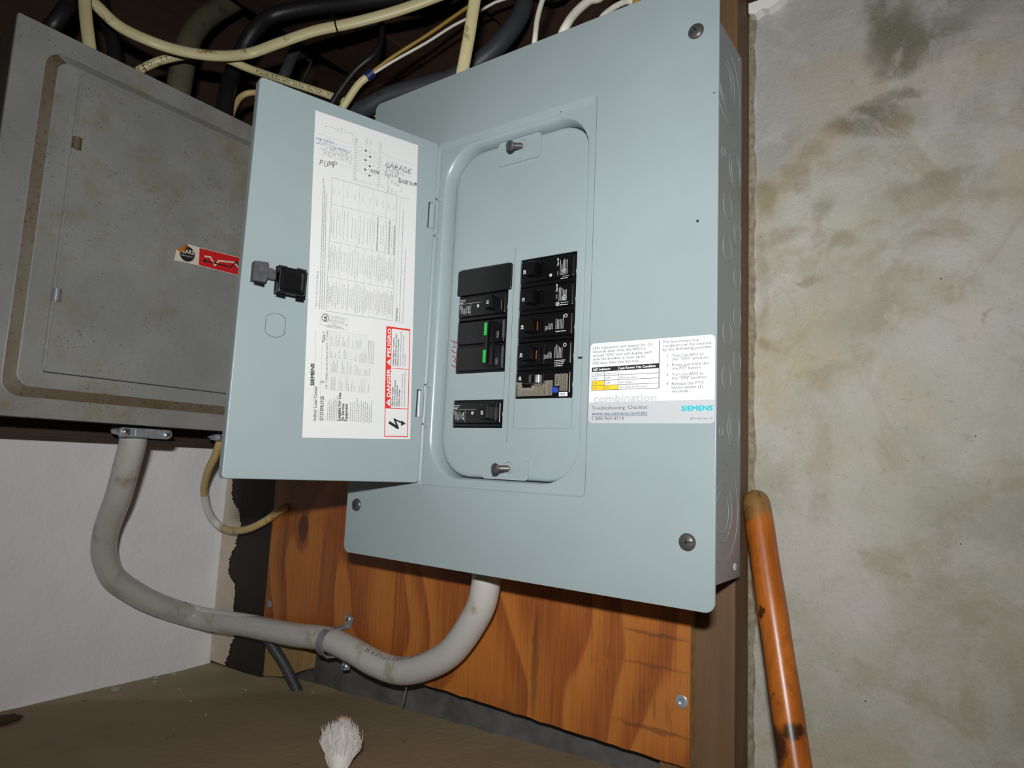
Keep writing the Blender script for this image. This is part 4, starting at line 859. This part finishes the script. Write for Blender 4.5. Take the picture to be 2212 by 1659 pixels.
m.loft(L, False, True); oc = mk('cover', m, 'oldbox', ob, angle=60)
add_mat(oc, 'oldrust', lambda c: .0006 < (c.x + -.248 - XB) < .005 and abs((c.y + -.106) - (-.1035)) > .1175 or .0006 < (c.x - .248 - XB) < .005 and (c.z + .1135) < .2)
m = MB(); m.loft([[of(a, b, t) for a, b in rr(-.2052 + i_, .001 - i_, .1560 + i_, .4450 - i_, .003, 3)] for i_, t in ((0, .0050), (0, .0066), (.0004, .0072), (.0010, .0074))], False, True); od = mk('door', m, 'oldbox', ob, angle=30)
m = MB(); m.box(XB + .0054, XB + .0062, -.2036, .002, .1552, .1562); mk('door_gap_shadow', m, 'slit', ob, False)  # dark strip paints the shadow line along the door's bottom edge
m = MB(); m.bbox(XB + .0068, XB + .0084, -.2046, -.2026, .1575, .4435, .0006); mk('folded_edge', m, 'oldbox', od)
for z, yy in ((.3755, -.2012), (.2275, -.2018)):
    m = MB(); m.lathe([(-.0058, .0012), (-.0056, .0040), (.0056, .0040), (.0058, .0012)], (XB + .0075, yy, z), (0, 0, 1), 16); h = mk('hinge_knuckle', m, 'oldrust' if z > .3 else 'galv', ob)
    m = MB(); m.lathe([(-.0074, .0012), (.0074, .0012)], (XB + .0075, yy, z), (0, 0, 1), 10); mk('hinge_pin', m, 'zinc', h)
# faded catalogue sticker
ss = thing('old_sticker', 'torn red and white sticker with black round emblem on the old panel door', 'sticker', (-.186, -.06, .30))
tf = lambda a, b, t: (XB + .0075 + t, a / 1000, b / 1000)
m = MB(); m.prism([(-98.3, 289.8), (-86, 291), (-70, 291.6), (-10, 293.2), (-10, 314.8), (-72.4, 311.6), (-86.8, 311.6), (-90, 304), (-97.1, 302)], tf, 0, .0002); s1 = mk('paper_strip', m, 'cream_p', ss, False)
tf2 = lambda a, b, t: tf(a, b, t + .00028); tf3 = lambda a, b, t: tf(a, b, t + .00036)
q = Print(tf2); q.disc((-85.2, 300.6), 8.4, 28); mk('round_emblem', q.mb, 'ink', s1, False)
q = Print(tf3); q.line_text('SEARS', (-92.6, 300.4), (-78.0, 301.6), 4.4, bold=.3); q.line_text('ROEBUCK AND CO.', (-92, 297.2), (-78.6, 297.9), 1.5); mk('emblem_lettering', q.mb, 'cream_p', s1, False)
q = Print(tf2); q.poly([(-71.3, 292.2), (-10, 293.6), (-10, 314.4), (-72.4, 311.0)]); mk('red_field', q.mb, 'sred', s1, False)
q = Print(tf3); q.stroke([(-65.4, 303.6), (-59.3, 304.6), (-53, 296.6), (-49, 303.2), (-30.7, 306.4), (-24, 302), (-14, 304)], 1.9); mk('white_zigzag', q.mb, 'cream_p', s1, False)
tf4 = lambda a, b, t: tf(a, b, t + .00044)
q = Print(tf4); q.stroke([(-66, 298.7), (-33.8, 299.9), (-28, 308.4), (-22, 300.2), (-11, 301)], 1.4); q.poly([(-68.2, 298.5), (-63.6, 296), (-64.2, 301.4)]); mk('black_arrow', q.mb, 'ink', s1, False)
m = MB(); L = []
for k in range(6):
    t = k / 5; L.append([tf(-97.1 + 10 * t, 301.8 + 9.6 * t, .0003 + .004 * math.sin(t * 2.6)), tf(-91.6 + 6 * t, 300.2 + 9.0 * t, .0004 + .0016 * math.sin(t * 3))])
m.loft(L, closed=False); mk('curled_corner', m, 'orange_p', s1)
# cable connectors under the old panel
def pan(parent, c, axis, r, mat='zinc', ang=20):
    mb = MB(); mb.lathe([(-.002, r * .9), (0, r), (.0012, r * .95), (.0022, r * .7), (.0027, r * .3), (.0028, .0001)], c, axis, 16, False); s = mk('screw', mb, mat, parent)
    a = Vector(axis).normalized(); u = Vector((0, 0, 1)); u = (u - a * u.dot(a)).normalized(); v = a.cross(u); t = math.radians(ang); c = Vector(c); mb = MB()
    for k in (0, math.pi / 2):
        p = u * math.cos(t + k) + v * math.sin(t + k); w_ = a.cross(p); q_ = [c + p * sx * r * .6 + w_ * sy * r * .12 + a * h for h in (.0018, .00295) for sx, sy in ((-1, -1), (1, -1), (1, 1), (-1, 1))]
        mb.add(q_, [(0, 1, 2, 3), (4, 7, 6, 5), (0, 4, 5, 1), (1, 5, 6, 2), (2, 6, 7, 3), (3, 7, 4, 0)])
    mk('cross_slot', mb, 'slit', s, False)
cn = thing('cable_connector', 'zinc two screw clamp gripping the thick grey cable under the old panel', 'clamp', (-.248, -.088, .1135))
m = MB(); m.torus((-.2500, -.0882, .1085), (0, 0, 1), .0195, .0045, 28, 8); m.lathe([(-.001, .0175), (.003, .0175)], (-.250, -.0882, .1085), (0, 0, 1), 24); mk('collar', m, 'zinc', cn)
zf = lambda a, b, t: (-.2265 + t, a, b)
m = MB(); L = [[zf(a, b, t) for a, b in rr(-.1163 + i_, -.0605 - i_, .1012 + i_, .1118 - i_, .005, 5)] for i_, t in ((0, -.004), (0, .0016), (.0006, .0024), (.0016, .0026))]; m.loft(L, True, True); br = mk('clamp_bar', m, 'zinc', cn)
m = MB(); m.bbox(-.2268, -.2232, -.1005, -.0765, .1022, .1108, .0006); mk('bar_bridge', m, 'zinc', br)
pan(cn, (-.2239, -.1100, .1066), (1, 0, .1), .0046, 'chrome', 30); pan(cn, (-.2239, -.0668, .1060), (1, 0, .1), .0044, 'zinc', 50)
cn = thing('cable_connector', 'small zinc clamp on the beige cable beside the open door corner', 'clamp', (-.25, .012, .1135))
m = MB(); m.torus((-.25, .013, .1075), (0, 0, 1), .0105, .0035, 22, 8); mk('collar', m, 'zinc', cn)
m = MB(); m.loft([[(-.2365 + t, a, b) for a, b in rr(-.0055 + i_, .036 - i_, .1032 + i_, .1112 - i_, .004, 4)] for i_, t in ((0, -.003), (0, .0016), (.0008, .0024))], True, True); mk('clamp_bar', m, 'zinc', cn)
m = MB(); m.bbox(-.2352, -.2338, -.0135, .001, .1062, .1076, .0004); mk('clamp_lip', m, 'zinc', cn); pan(cn, (-.2341, .0012, .1066), (1, 0, .1), .0032)

# ------------------------------------------------------------------ cables
CB = {}
CB['service'] = ([(-0.248, -0.0906, 0.099), (-0.262, -0.0881, 0.0684), (-0.285, -0.0828, 0.0341), (-0.31, -0.0781, 0.0062), (-0.325, -0.0739, -0.0137), (-0.338, -0.0663, -0.0373), (-0.347, -0.0508, -0.0629), (-0.352, -0.0267, -0.0827), (-0.354, 0.0086, -0.1045), (-0.352, 0.0644, -0.1293), (-0.2725, 0.078, -0.1274), (-0.1737, 0.081, -0.1222), (-0.1109, 0.081, -0.1161), (-0.0648, 0.08, -0.1197), (-0.027, 0.078, -0.1248), (0.0136, 0.075, -0.1237), (0.0527, 0.071, -0.1099), (0.0894, 0.066, -0.0866), (0.1234, 0.058, -0.0453), (0.1335, 0.054, -0.0198), (0.1349, 0.053, -0.0051)], 0.0136)
CB['loop'] = ([(-0.25, 0.0118, 0.1046), (-0.27, 0.0191, 0.0847), (-0.3, 0.029, 0.0636), (-0.335, 0.0468, 0.038), (-0.355, 0.0671, 0.0099), (-0.362, 0.0868, -0.0096), (-0.3244, 0.085, -0.0148), (-0.2847, 0.083, -0.0092), (-0.2524, 0.084, 0.0031), (-0.2311, 0.087, 0.0164), (-0.224, 0.093, 0.0226), (-0.227, 0.104, 0.0257)], 0.0048)
CB['A'] = ([(-0.2497, -0.1906, 0.5716), (-0.2502, -0.1888, 0.557), (-0.2386, -0.1884, 0.5266), (-0.2259, -0.1869, 0.4945), (-0.2201, -0.1853, 0.4706)], 0.0063)
CB['B'] = ([(-0.2748, -0.1854, 0.5826), (-0.2591, -0.1712, 0.5621), (-0.2518, -0.1516, 0.5494), (-0.2333, -0.1246, 0.5404), (-0.2235, -0.0931, 0.5432), (-0.2096, -0.0597, 0.552), (-0.1984, -0.0293, 0.5688), (-0.1707, -0.0114, 0.5819), (-0.1338, 0.0126, 0.5989), (-0.097, 0.0373, 0.6103), (-0.0556, 0.0647, 0.6259), (-0.021, 0.0871, 0.6421), (0.0137, 0.1093, 0.6606)], 0.0065)
CB['C'] = ([(-0.2844, -0.1208, 0.5181), (-0.2754, -0.1156, 0.5266), (-0.2603, -0.1007, 0.5412), (-0.2435, -0.0726, 0.5582), (-0.2259, -0.048, 0.5617), (-0.2167, -0.0166, 0.5614), (-0.2135, 0.034, 0.5704), (-0.1828, 0.0695, 0.5625), (-0.1563, 0.1023, 0.554), (-0.1195, 0.1188, 0.5371)], 0.0049)
CB['D'] = ([(-0.2825, -0.2063, 0.519), (-0.2761, -0.2037, 0.5324), (-0.2767, -0.1952, 0.5555), (-0.3075, -0.1744, 0.6005)], 0.008)
CB['E'] = ([(-0.3189, -0.1446, 0.5951), (-0.3025, -0.1411, 0.5677), (-0.2894, -0.1389, 0.5327), (-0.2892, -0.136, 0.5143)], 0.0075)
CB['F'] = ([(-0.2735, -0.0724, 0.4955), (-0.2882, -0.0647, 0.5399), (-0.3092, -0.0512, 0.5979), (-0.3293, -0.0348, 0.6406), (-0.3499, -0.0071, 0.6888), (-0.3684, 0.0336, 0.7429), (-0.3606, 0.0695, 0.7892)], 0.0143)
CB['G'] = ([(-0.2277, -0.037, 0.4787), (-0.2427, -0.0295, 0.5226), (-0.2629, -0.0136, 0.5681), (-0.2612, -0.0053, 0.6041), (-0.2456, 0.0014, 0.6347), (-0.2314, 0.0199, 0.6621), (-0.184, 0.0519, 0.6755), (-0.122, 0.0836, 0.6789), (-0.0514, 0.1205, 0.6885)], 0.0098)
CB['H'] = ([(-0.2565, -0.0128, 0.5101), (-0.2648, -0.0037, 0.5338), (-0.2666, 0.0049, 0.5514), (-0.2595, 0.0149, 0.5595), (-0.2509, 0.033, 0.5628)], 0.0039)
CB['I'] = ([(-0.139, 0.0458, 0.5169), (-0.1266, 0.0512, 0.5403), (-0.1094, 0.0596, 0.5667), (-0.0921, 0.0694, 0.5847), (-0.0914, 0.0792, 0.6055), (-0.1037, 0.0903, 0.6386), (-0.126, 0.105, 0.6822)], 0.0038)
CB['J'] = ([(-0.1119, 0.0423, 0.5044), (-0.1037, 0.046, 0.5187), (-0.0927, 0.0512, 0.5375), (-0.0809, 0.0578, 0.5498)], 0.0045)
CB['Jy'] = ([(-0.0809, 0.0577, 0.5509), (-0.0574, 0.0713, 0.5727), (-0.0247, 0.0909, 0.5988), (0.001, 0.106, 0.6212), (0.0197, 0.117, 0.6378), (0.0408, 0.1293, 0.6566)], 0.0022)
CB['Jw'] = ([(-0.08, 0.0585, 0.5493), (-0.0576, 0.072, 0.5671), (-0.025, 0.0919, 0.5905), (0.0007, 0.1073, 0.6113), (0.0192, 0.1187, 0.6239), (0.0449, 0.1343, 0.643)], 0.0017)
CB['K'] = ([(0.1012, 0.0356, 0.5783), (0.0976, 0.0354, 0.5617), (0.0979, 0.0295, 0.5197), (0.0986, 0.0229, 0.4834), (0.0993, 0.0198, 0.4667)], 0.0063)
CB['L'] = ([(-0.1819, 0.0866, 0.5362), (-0.1365, 0.0941, 0.5378), (-0.0993, 0.1062, 0.5524), (-0.0535, 0.1253, 0.5619), (-0.0157, 0.1389, 0.5695), (0.0217, 0.1504, 0.5898), (0.046, 0.1632, 0.6207), (0.0555, 0.1771, 0.6566), (0.0558, 0.1843, 0.6928)], 0.0117)
CB['M'] = ([(0.1771, 0.0309, 0.4754), (0.1786, 0.0301, 0.4883), (0.1757, 0.0368, 0.5123), (0.175, 0.045, 0.5369), (0.175, 0.0544, 0.5577)], 0.0026)
CB['N'] = ([(0.2083, 0.0287, 0.4745), (0.2128, 0.03, 0.4872), (0.2149, 0.0412, 0.5056), (0.2207, 0.055, 0.5241), (0.2299, 0.0714, 0.5414)], 0.0041)
CB['O'] = ([(0.2508, 0.0225, 0.4707), (0.2542, 0.0346, 0.489), (0.2608, 0.0496, 0.5038), (0.2704, 0.0669, 0.5173)], 0.0027)
CB['Yel'] = ([(0.2851, 0.0217, 0.4747), (0.2871, 0.0225, 0.4794), (0.2871, 0.0329, 0.4928)], 0.0031)
CB['Q'] = ([(-0.2391, 0.0399, 0.5738), (-0.2325, 0.042, 0.5912), (-0.2326, 0.0503, 0.6188), (-0.2354, 0.0579, 0.6375)], 0.0074)
CB['hook'] = ([(-0.2063, 0.0514, 0.5714), (-0.2029, 0.052, 0.5836), (-0.1964, 0.0544, 0.599), (-0.1953, 0.0545, 0.6039), (-0.1992, 0.0514, 0.6055)], 0.0018)
CB['darkpipe'] = ([(-0.2357, 0.088, -0.1345), (-0.2222, 0.092, -0.1484), (-0.2075, 0.098, -0.1655), (-0.19, 0.102, -0.1861)], 0.0063)
def cable(key, mat, label, name='cable', ry=None, n=12, sub=5, extra=(), pre=(), parts=None):
    pts, r = CB[key]; pts = list(pre) + list(pts) + list(extra); m = MB(); m.tube(pts, ry or r, n, sub, r)
    o = mk(name, m, mat, angle=60); tag(o, label, 'cable'); return o, pts, r
def tube_text(o, pts, r, txt, s0, h, mat, flip=False, ang0=0.0, sub=5, name='cable_print', sx=1.0):
    """print that follows a cable's jacket"""
    P = smooth(pts, sub); F = frames(P); cum = [0]
    for a, b in zip(P, P[1:]): cum.append(cum[-1] + (b - a).length)
    vs, fs = text_geo(txt); k = h / CAPH; x1 = max(v[0] for v in vs); out = []
    for x, y in vs:
        if flip: x = x1 - x; y = -y
        s = s0 + x * k * sx; i = 0
        while i < len(cum) - 2 and cum[i + 1] < s: i += 1
        t = (s - cum[i]) / max(1e-9, cum[i + 1] - cum[i]); p = P[i].lerp(P[i + 1], t); u = F[i][1].lerp(F[i + 1][1], t).normalized(); v = F[i][2].lerp(F[i + 1][2], t).normalized()
        an = ang0 - (y * k - (-1 if flip else 1) * h / 2) / r; out.append(p + (u * math.cos(an) + v * math.sin(an)) * (r + .00015))
    mb = MB(); mb.add(out, fs); mk(name, mb, mat, o, False)
o, pts, r = cable('service', 'cab_grey', 'thick grey service cable looping from the old panel to the open panel', 'service_cable', n=20, sub=7, pre=[(-.248, -.094, .112)], extra=[(.1365, .0525, .011)])
tube_text(o, pts, r, 'TYPE SE  CABLE  STYLE R SE', .665, .0044, 'pipe', True, -1.75, 7, sx=1.4)
m = MB(); P = smooth(pts, 7); F = frames(P); rnd = random.Random(4)
i0, i1 = 66, 81; L = []
for i in range(i0, i1):
    e = min(1, (i - i0) / 3, (i1 - 1 - i) / 3); c = P[i]; vv = F[i][2]; uu = F[i][1]; up = Vector((0, 0, 1)); up = (up - F[i][0] * up.dot(F[i][0])).normalized(); sd = F[i][0].cross(up)
    if sd.y > 0: sd = -sd
    L.append([c + (up * math.cos(a) + sd * math.sin(a)) * (r + .0004) for a in [(-.5 + (1.1 + .25 * rnd.random()) * e * k / 5) for k in range(6)]])
m.loft(L, closed=False); mk('paint_smear', m, 'whitepaint', o)
o, pts, r = cable('loop', 'nm_old', 'thin beige cable drooping below the door corner onto the plywood', 'branch_cable', pre=[(-.25, .013, .113)])
P = smooth(pts, 5); m = MB(); m.tube(P[21:33], r + .0004, 12, 1); mk('white_paint_coat', m, 'whitepaint', o)
cable('A', 'nm_cream', 'short cream cable dropping straight into the old panel top', 'branch_cable', ry=.004, extra=[(-.219, -.185, .44)], pre=[(-.335, -.225, .815), (-.318, -.212, .69), (-.27, -.198, .62)])
o, pts, r = cable('B', 'nm_cream', 'long cream cable sagging in front across the joists', 'branch_cable', ry=.0045, pre=[(-.36, -.205, .815), (-.335, -.20, .69), (-.298, -.192, .62)], extra=[(.075, .14, .688), (.112, .15, .715), (.128, .16, .815)])
P = smooth(pts, 5); m = MB(); m.torus(P[58], (P[59] - P[57]), r + .0004, .0011, 18, 6); m.tube([P[58] + Vector((0, 0, r)), P[58] + Vector((-.004, -.002, r + .004)), P[58] + Vector((-.007, -.003, r + .010))], .0009, 6, 3); mk('zip_tie', m, 'cab_black', o)
o, pts, r = cable('C', 'nm_cream', 'cream cable with black print and copper wrap behind the sagging one', 'branch_cable', extra=[(-.09, .13, .54)], pre=[(-.285, -.115, .50), (-.28, -.118, .478)])
tube_text(o, pts, r, 'GROUND  WITH 12/2  VOLTS 600', .062, .0042, 'ink', True, 0.15, 5, sx=1.25); tube_text(o, pts, r, '600 VOLTS  TYPE NM  12/2 WITH', .21, .0042, 'ink', True, .15, 5, sx=1.25)
P = smooth(pts, 5); m = MB()
for k, i in enumerate((11, 12, 13, 14, 16)): t = (P[i + 1] - P[i - 1]).normalized() + Vector((0, .12 * (-1) ** k, 0)); m.torus(P[i], t, r + .0006, .0006, 20, 6)
mk('copper_wrap', m, 'copper', o)
cable('D', 'cab_black', 'black cable at the far left corner of the old panel top', 'branch_cable', pre=[(-.268, -.21, .47)], extra=[(-.33, -.14, .70), (-.345, -.12, .815)])
cable('E', 'cab_black', 'black cable just right of the short cream one', 'branch_cable', extra=[(-.283, -.133, .47)], pre=[(-.41, -.16, .815), (-.355, -.152, .68)])
cable('F', 'pipe', 'dull greenish conduit bending up from the old panel top', 'conduit', n=18, pre=[(-.268, -.075, .46)], extra=[(-.372, .085, .818)])
cable('G', 'cab_black', 'thick black cable arching from the old panel across the joists', 'feeder_cable', n=16, pre=[(-.226, -.038, .45)], extra=[(-.047, .15, .725), (-.052, .17, .815)])
cable('H', 'nm_old', 'small cream cable curving beside the thick black one', 'branch_cable', pre=[(-.236, -.027, .47)])
cable('I', 'cab_black', 'thin black cable rising above the open door top', 'branch_cable', extra=[(-.12, .12, .75), (-.115, .13, .815)])
o, pts, r = cable('J', 'nm_cream', 'cream cable with blue tape splitting into yellow and white wires', 'branch_cable', pre=[(-.12, .036, .485)])
m = MB(); a = Vector(CB['J'][0][-1]); d = (a - Vector(CB['J'][0][-2])).normalized(); m.lathe([(-.006, .0050), (-.0055, .0058), (.004, .0058), (.0045, .0050)], a, d, 16); mk('blue_tape', m, 'bluetape', o)
for k_, mt, nm in (('Jy', 'nm_yellow', 'yellow_wire'), ('Jw', 'nm_white', 'white_wire')): mb = MB(); mb.tube(list(CB[k_][0]) + ([(.112, .17, .69), (.135, .18, .815)] if k_ == 'Jy' else [(.116, .165, .675), (.142, .172, .815)]), CB[k_][1], 8, 4); mk(nm, mb, mt, o)
cable('K', 'nm_cream', 'broad cream cable dropping straight into the open panel top', 'branch_cable', ry=.004, extra=[(.0985, .02, .440)], pre=[(.122, .07, .815), (.110, .05, .66)])
cable('L', 'cab_char', 'thick charcoal cable curving behind the top of the open panel', 'feeder_cable', n=16, extra=[(.098, .197, .678), (.128, .20, .73), (.13, .205, .815)])
cable('M', 'nm_white', 'thin white cable entering the middle of the open panel top', 'branch_cable', pre=[(.177, .03, .440)], extra=[(.18, .08, .65), (.186, .10, .815)])
cable('N', 'nm_white', 'cream white cable curving right into the open panel top', 'branch_cable', pre=[(.206, .03, .440)], extra=[(.25, .10, .62), (.262, .13, .815)])
cable('O', 'nm_white', 'white cable low over the right of the open panel top', 'branch_cable', pre=[(.248, .022, .440)], extra=[(.284, .10, .60), (.282, .14, .815)])
cable('Yel', 'nm_yellow', 'bright yellow cable tip at the right of the panel top', 'branch_cable', extra=[(.290, .07, .56), (.288, .11, .815)], pre=[(.284, .022, .440)])
cable('Q', 'cab_char', 'short grey cable stub sticking up behind the open door', 'cable_stub')
o, pts, r = cable('hook', 'cab_black', 'small bent black wire hook behind the open door', 'wire_hook')
cable('darkpipe', 'cab_char', 'dark cable slanting down behind the grey cable onto the ledge', 'branch_cable', extra=[(-.176, .104, -.202)])
# cable strap on the plywood
sp = thing('cable_strap', 'grey two screw strap holding the thick grey cable to the plywood', 'strap', (-.098, .0955, -.118))
pth = [(-.0885, .0940, -.0885), (-.0905, .0940, -.0960), (-.0935, .0925, -.1010), (-.0985, .0860, -.1026)]
for k in range(9):
    t = math.radians(80 + 22 * k); pth.append((-.1035 + .001 * math.cos(t), .0805 - .0150 * math.sin(math.radians(20 + 17.5 * k)), -.1185 + .0150 * math.cos(math.radians(20 + 17.5 * k))))
pth += [(-.0985, .0870, -.1340), (-.0935, .0925, -.1370), (-.0900, .0940, -.1420), (-.0890, .0940, -.1480)]
P = smooth(pth, 4); m = MB(); L = []
for i, p in enumerate(P):
    T_ = (P[min(i + 1, len(P) - 1)] - P[max(i - 1, 0)]).normalized(); wv = Vector((1, 0, 0)); wv = (wv - T_ * wv.dot(T_)).normalized(); nn = T_.cross(wv)
    hw = .0052 if 0.12 < i / len(P) < .88 else .0060
    L.append([p + wv * a + nn * b for a, b in ((-hw, -.0006), (-hw * .6, -.0014), (0, -.0010), (hw * .6, -.0014), (hw, -.0006), (hw, .0007), (-hw, .0007))])
m.loft(L, True, True); mk('strap_band', m, 'galv', sp, angle=50)
pan(sp, (-.0895, .0925, -.0925), (.35, -1, .1), .0042, 'chrome', 40); pan(sp, (-.0893, .0925, -.1445), (.35, -1, .1), .0042, 'zinc', 70)
m = MB(); m.tube([(.012, .0935, -.1365), (.0105, .0905, -.1385), (.009, .090, -.146), (.005, .092, -.158), (.001, .094, -.166)], .0007, 6, 4); tag(mk('wire_bit', m, 'galv'), 'thin bent wire hanging below the lowest dip of the grey cable', 'wire')

# ------------------------------------------------------------------ orange handle leaning on the wall
a, b = Vector((.3533, .1284, .069)), Vector((.394, .0789, -.1104)); d = (b - a).normalized()
t_end = (ledge_z(.41, .05) - .0 - a.z) / d.z
r = .0111; L_ = t_end - .004
m = MB(); pr_ = [(-.010, .0002), (-.0096, .0035), (-.0078, .0068), (-.0045, .0094), (0, .0108), (.005, r)] + [(.005 + (L_ - .005) * k / 14, r + .0002 * math.sin(k * 1.7)) for k in range(1, 15)]
m.lathe(pr_, a, d, 28); tag(mk('tool_handle', m, 'handle', angle=70), 'worn orange wooden tool handle leaning against the concrete wall', 'handle')

# ------------------------------------------------------------------ white bristle tuft and bits on the ledge
BX_, BY_ = .038, -.020; bz = ledge_z(BX_, BY_); br = thing('frayed_brush', 'white frayed brush tuft standing on the brown ledge', 'brush', (BX_, BY_, bz))
rnd = random.Random(21); m = MB()
for k in range(620):
    th_ = rnd.uniform(0, 2 * math.pi); rr_ = math.sqrt(rnd.random()); sx = rr_ * math.cos(th_); sy = rr_ * math.sin(th_)
    ax = Vector((cR.x, cR.y, 0)).normalized(); ay = Vector((-ax.y, ax.x, 0)); h = rnd.uniform(.034, .046) * (1 - .22 * abs(sx) ** 2); fl_ = rnd.uniform(.6, 1.25)
    q = [Vector((BX_, BY_, bz)) + ax * a_ + ay * b_ + Vector((0, 0, c_)) for a_, b_, c_ in ((sx * .006, sy * .004, .0005), (sx * .0120, sy * .007, h * .40), (sx * .0168 * fl_, sy * .008, h * .72), (sx * (.010 + .009 * rnd.random()) * fl_ + rnd.uniform(-.003, .003), sy * .007, h))]
    m.tube(q, .00075, 3, 3, cap=False, rad=lambda t: 1 - .8 * t)
bo = mk('bristles', m, 'bristle', br, False); bo['kind'] = 'stuff'
m = MB(); m.lathe([(0, .0070), (.004, .0072), (.012, .0080), (.02, .0066), (.028, .003)], (BX_, BY_, bz), (0, 0, 1), 18); mk('bristle_root', m, 'bristle', br)
m = MB(); L = []
for k in range(9): t = k / 8; L.append([(BX_ - .005 + .009 * t, BY_ - .0015 + .008 * t, bz + .0425 + .002 * math.sin(t * 3.1) + d_) for d_ in (0, .0008)])
m.loft(L, closed=False); mk('rust_stain_tip', m, 'orange_p', br)
flakes = [(-.3629, -.0251, .011, .005), (-.371, .027, .008, .004), (-.369, .049, .007, .004), (-.355, .018, .004, .003), (-.2341, .0666, .0022, .0016), (-.2462, .0048, .002, .0018), (-.1606, .1080, .003, .0014), (-.30, .02, .0016, .0014), (-.19, -.01, .0016, .0012)]
where = ['largest pale paint flake on the ledge by the white wall', 'second pale paint flake along the foot of the white wall', 'pale paint flake nearest the corner of the white wall', 'small pale flake beside the flakes near the corner', 'tiny white chip in the middle of the ledge', 'tiny white chip left of the middle of the ledge', 'tiny white chip near the dark kerb', 'tiny pale chip on the left of the ledge', 'tiny pale chip on the ledge above the brush tuft']
for (x, y, rx, ry_), lb_ in zip(flakes, where):
    rnd = random.Random(int(abs(x) * 1e4)); n = 9; z = ledge_z(x, y) + .0006
    poly = [(x + rx * math.cos(2 * math.pi * k / n) * rnd.uniform(.55, 1.1), y + ry_ * math.sin(2 * math.pi * k / n) * rnd.uniform(.55, 1.1)) for k in range(n)]
    m = MB(); m.prism(poly, lambda a_, b_, t_: (a_, b_, z + t_), -.0004, .0007); tag(mk('paint_flake', m, 'flake', sm=False), lb_, 'paint flake', 'paint flakes on the ledge')
bm = bmesh.new(); bmesh.ops.create_icosphere(bm, subdivisions=3, radius=1); rnd = random.Random(8)
from mathutils import noise as mn
for v in bm.verts: k = 1 + .35 * mn.noise(v.co * 2.1); v.co = Vector((v.co.x * .011 * k, v.co.y * .018 * k, v.co.z * .0042 * k))
m = MB(); m.bm(bm, Matrix.Translation((-.336, -.150, ledge_z(-.336, -.15) + .0032))); tag(mk('dirt_lump', m, 'lump'), 'dark dirt lump at the left end of the ledge', 'dirt lump')

for o in COL.objects:
    if o.type == 'MESH' and o.parent and o.name.split('.')[0] in ('fine_print', 'bold_print', 'printed_markings', 'faint_markings', 'label_print', 'danger_text', 'sticker_text', 'cable_print', 'table_rules', 'emblem_lettering', 'white_lettering', 'black_handwriting', 'blue_handwriting'): o['kind'] = 'stuff'
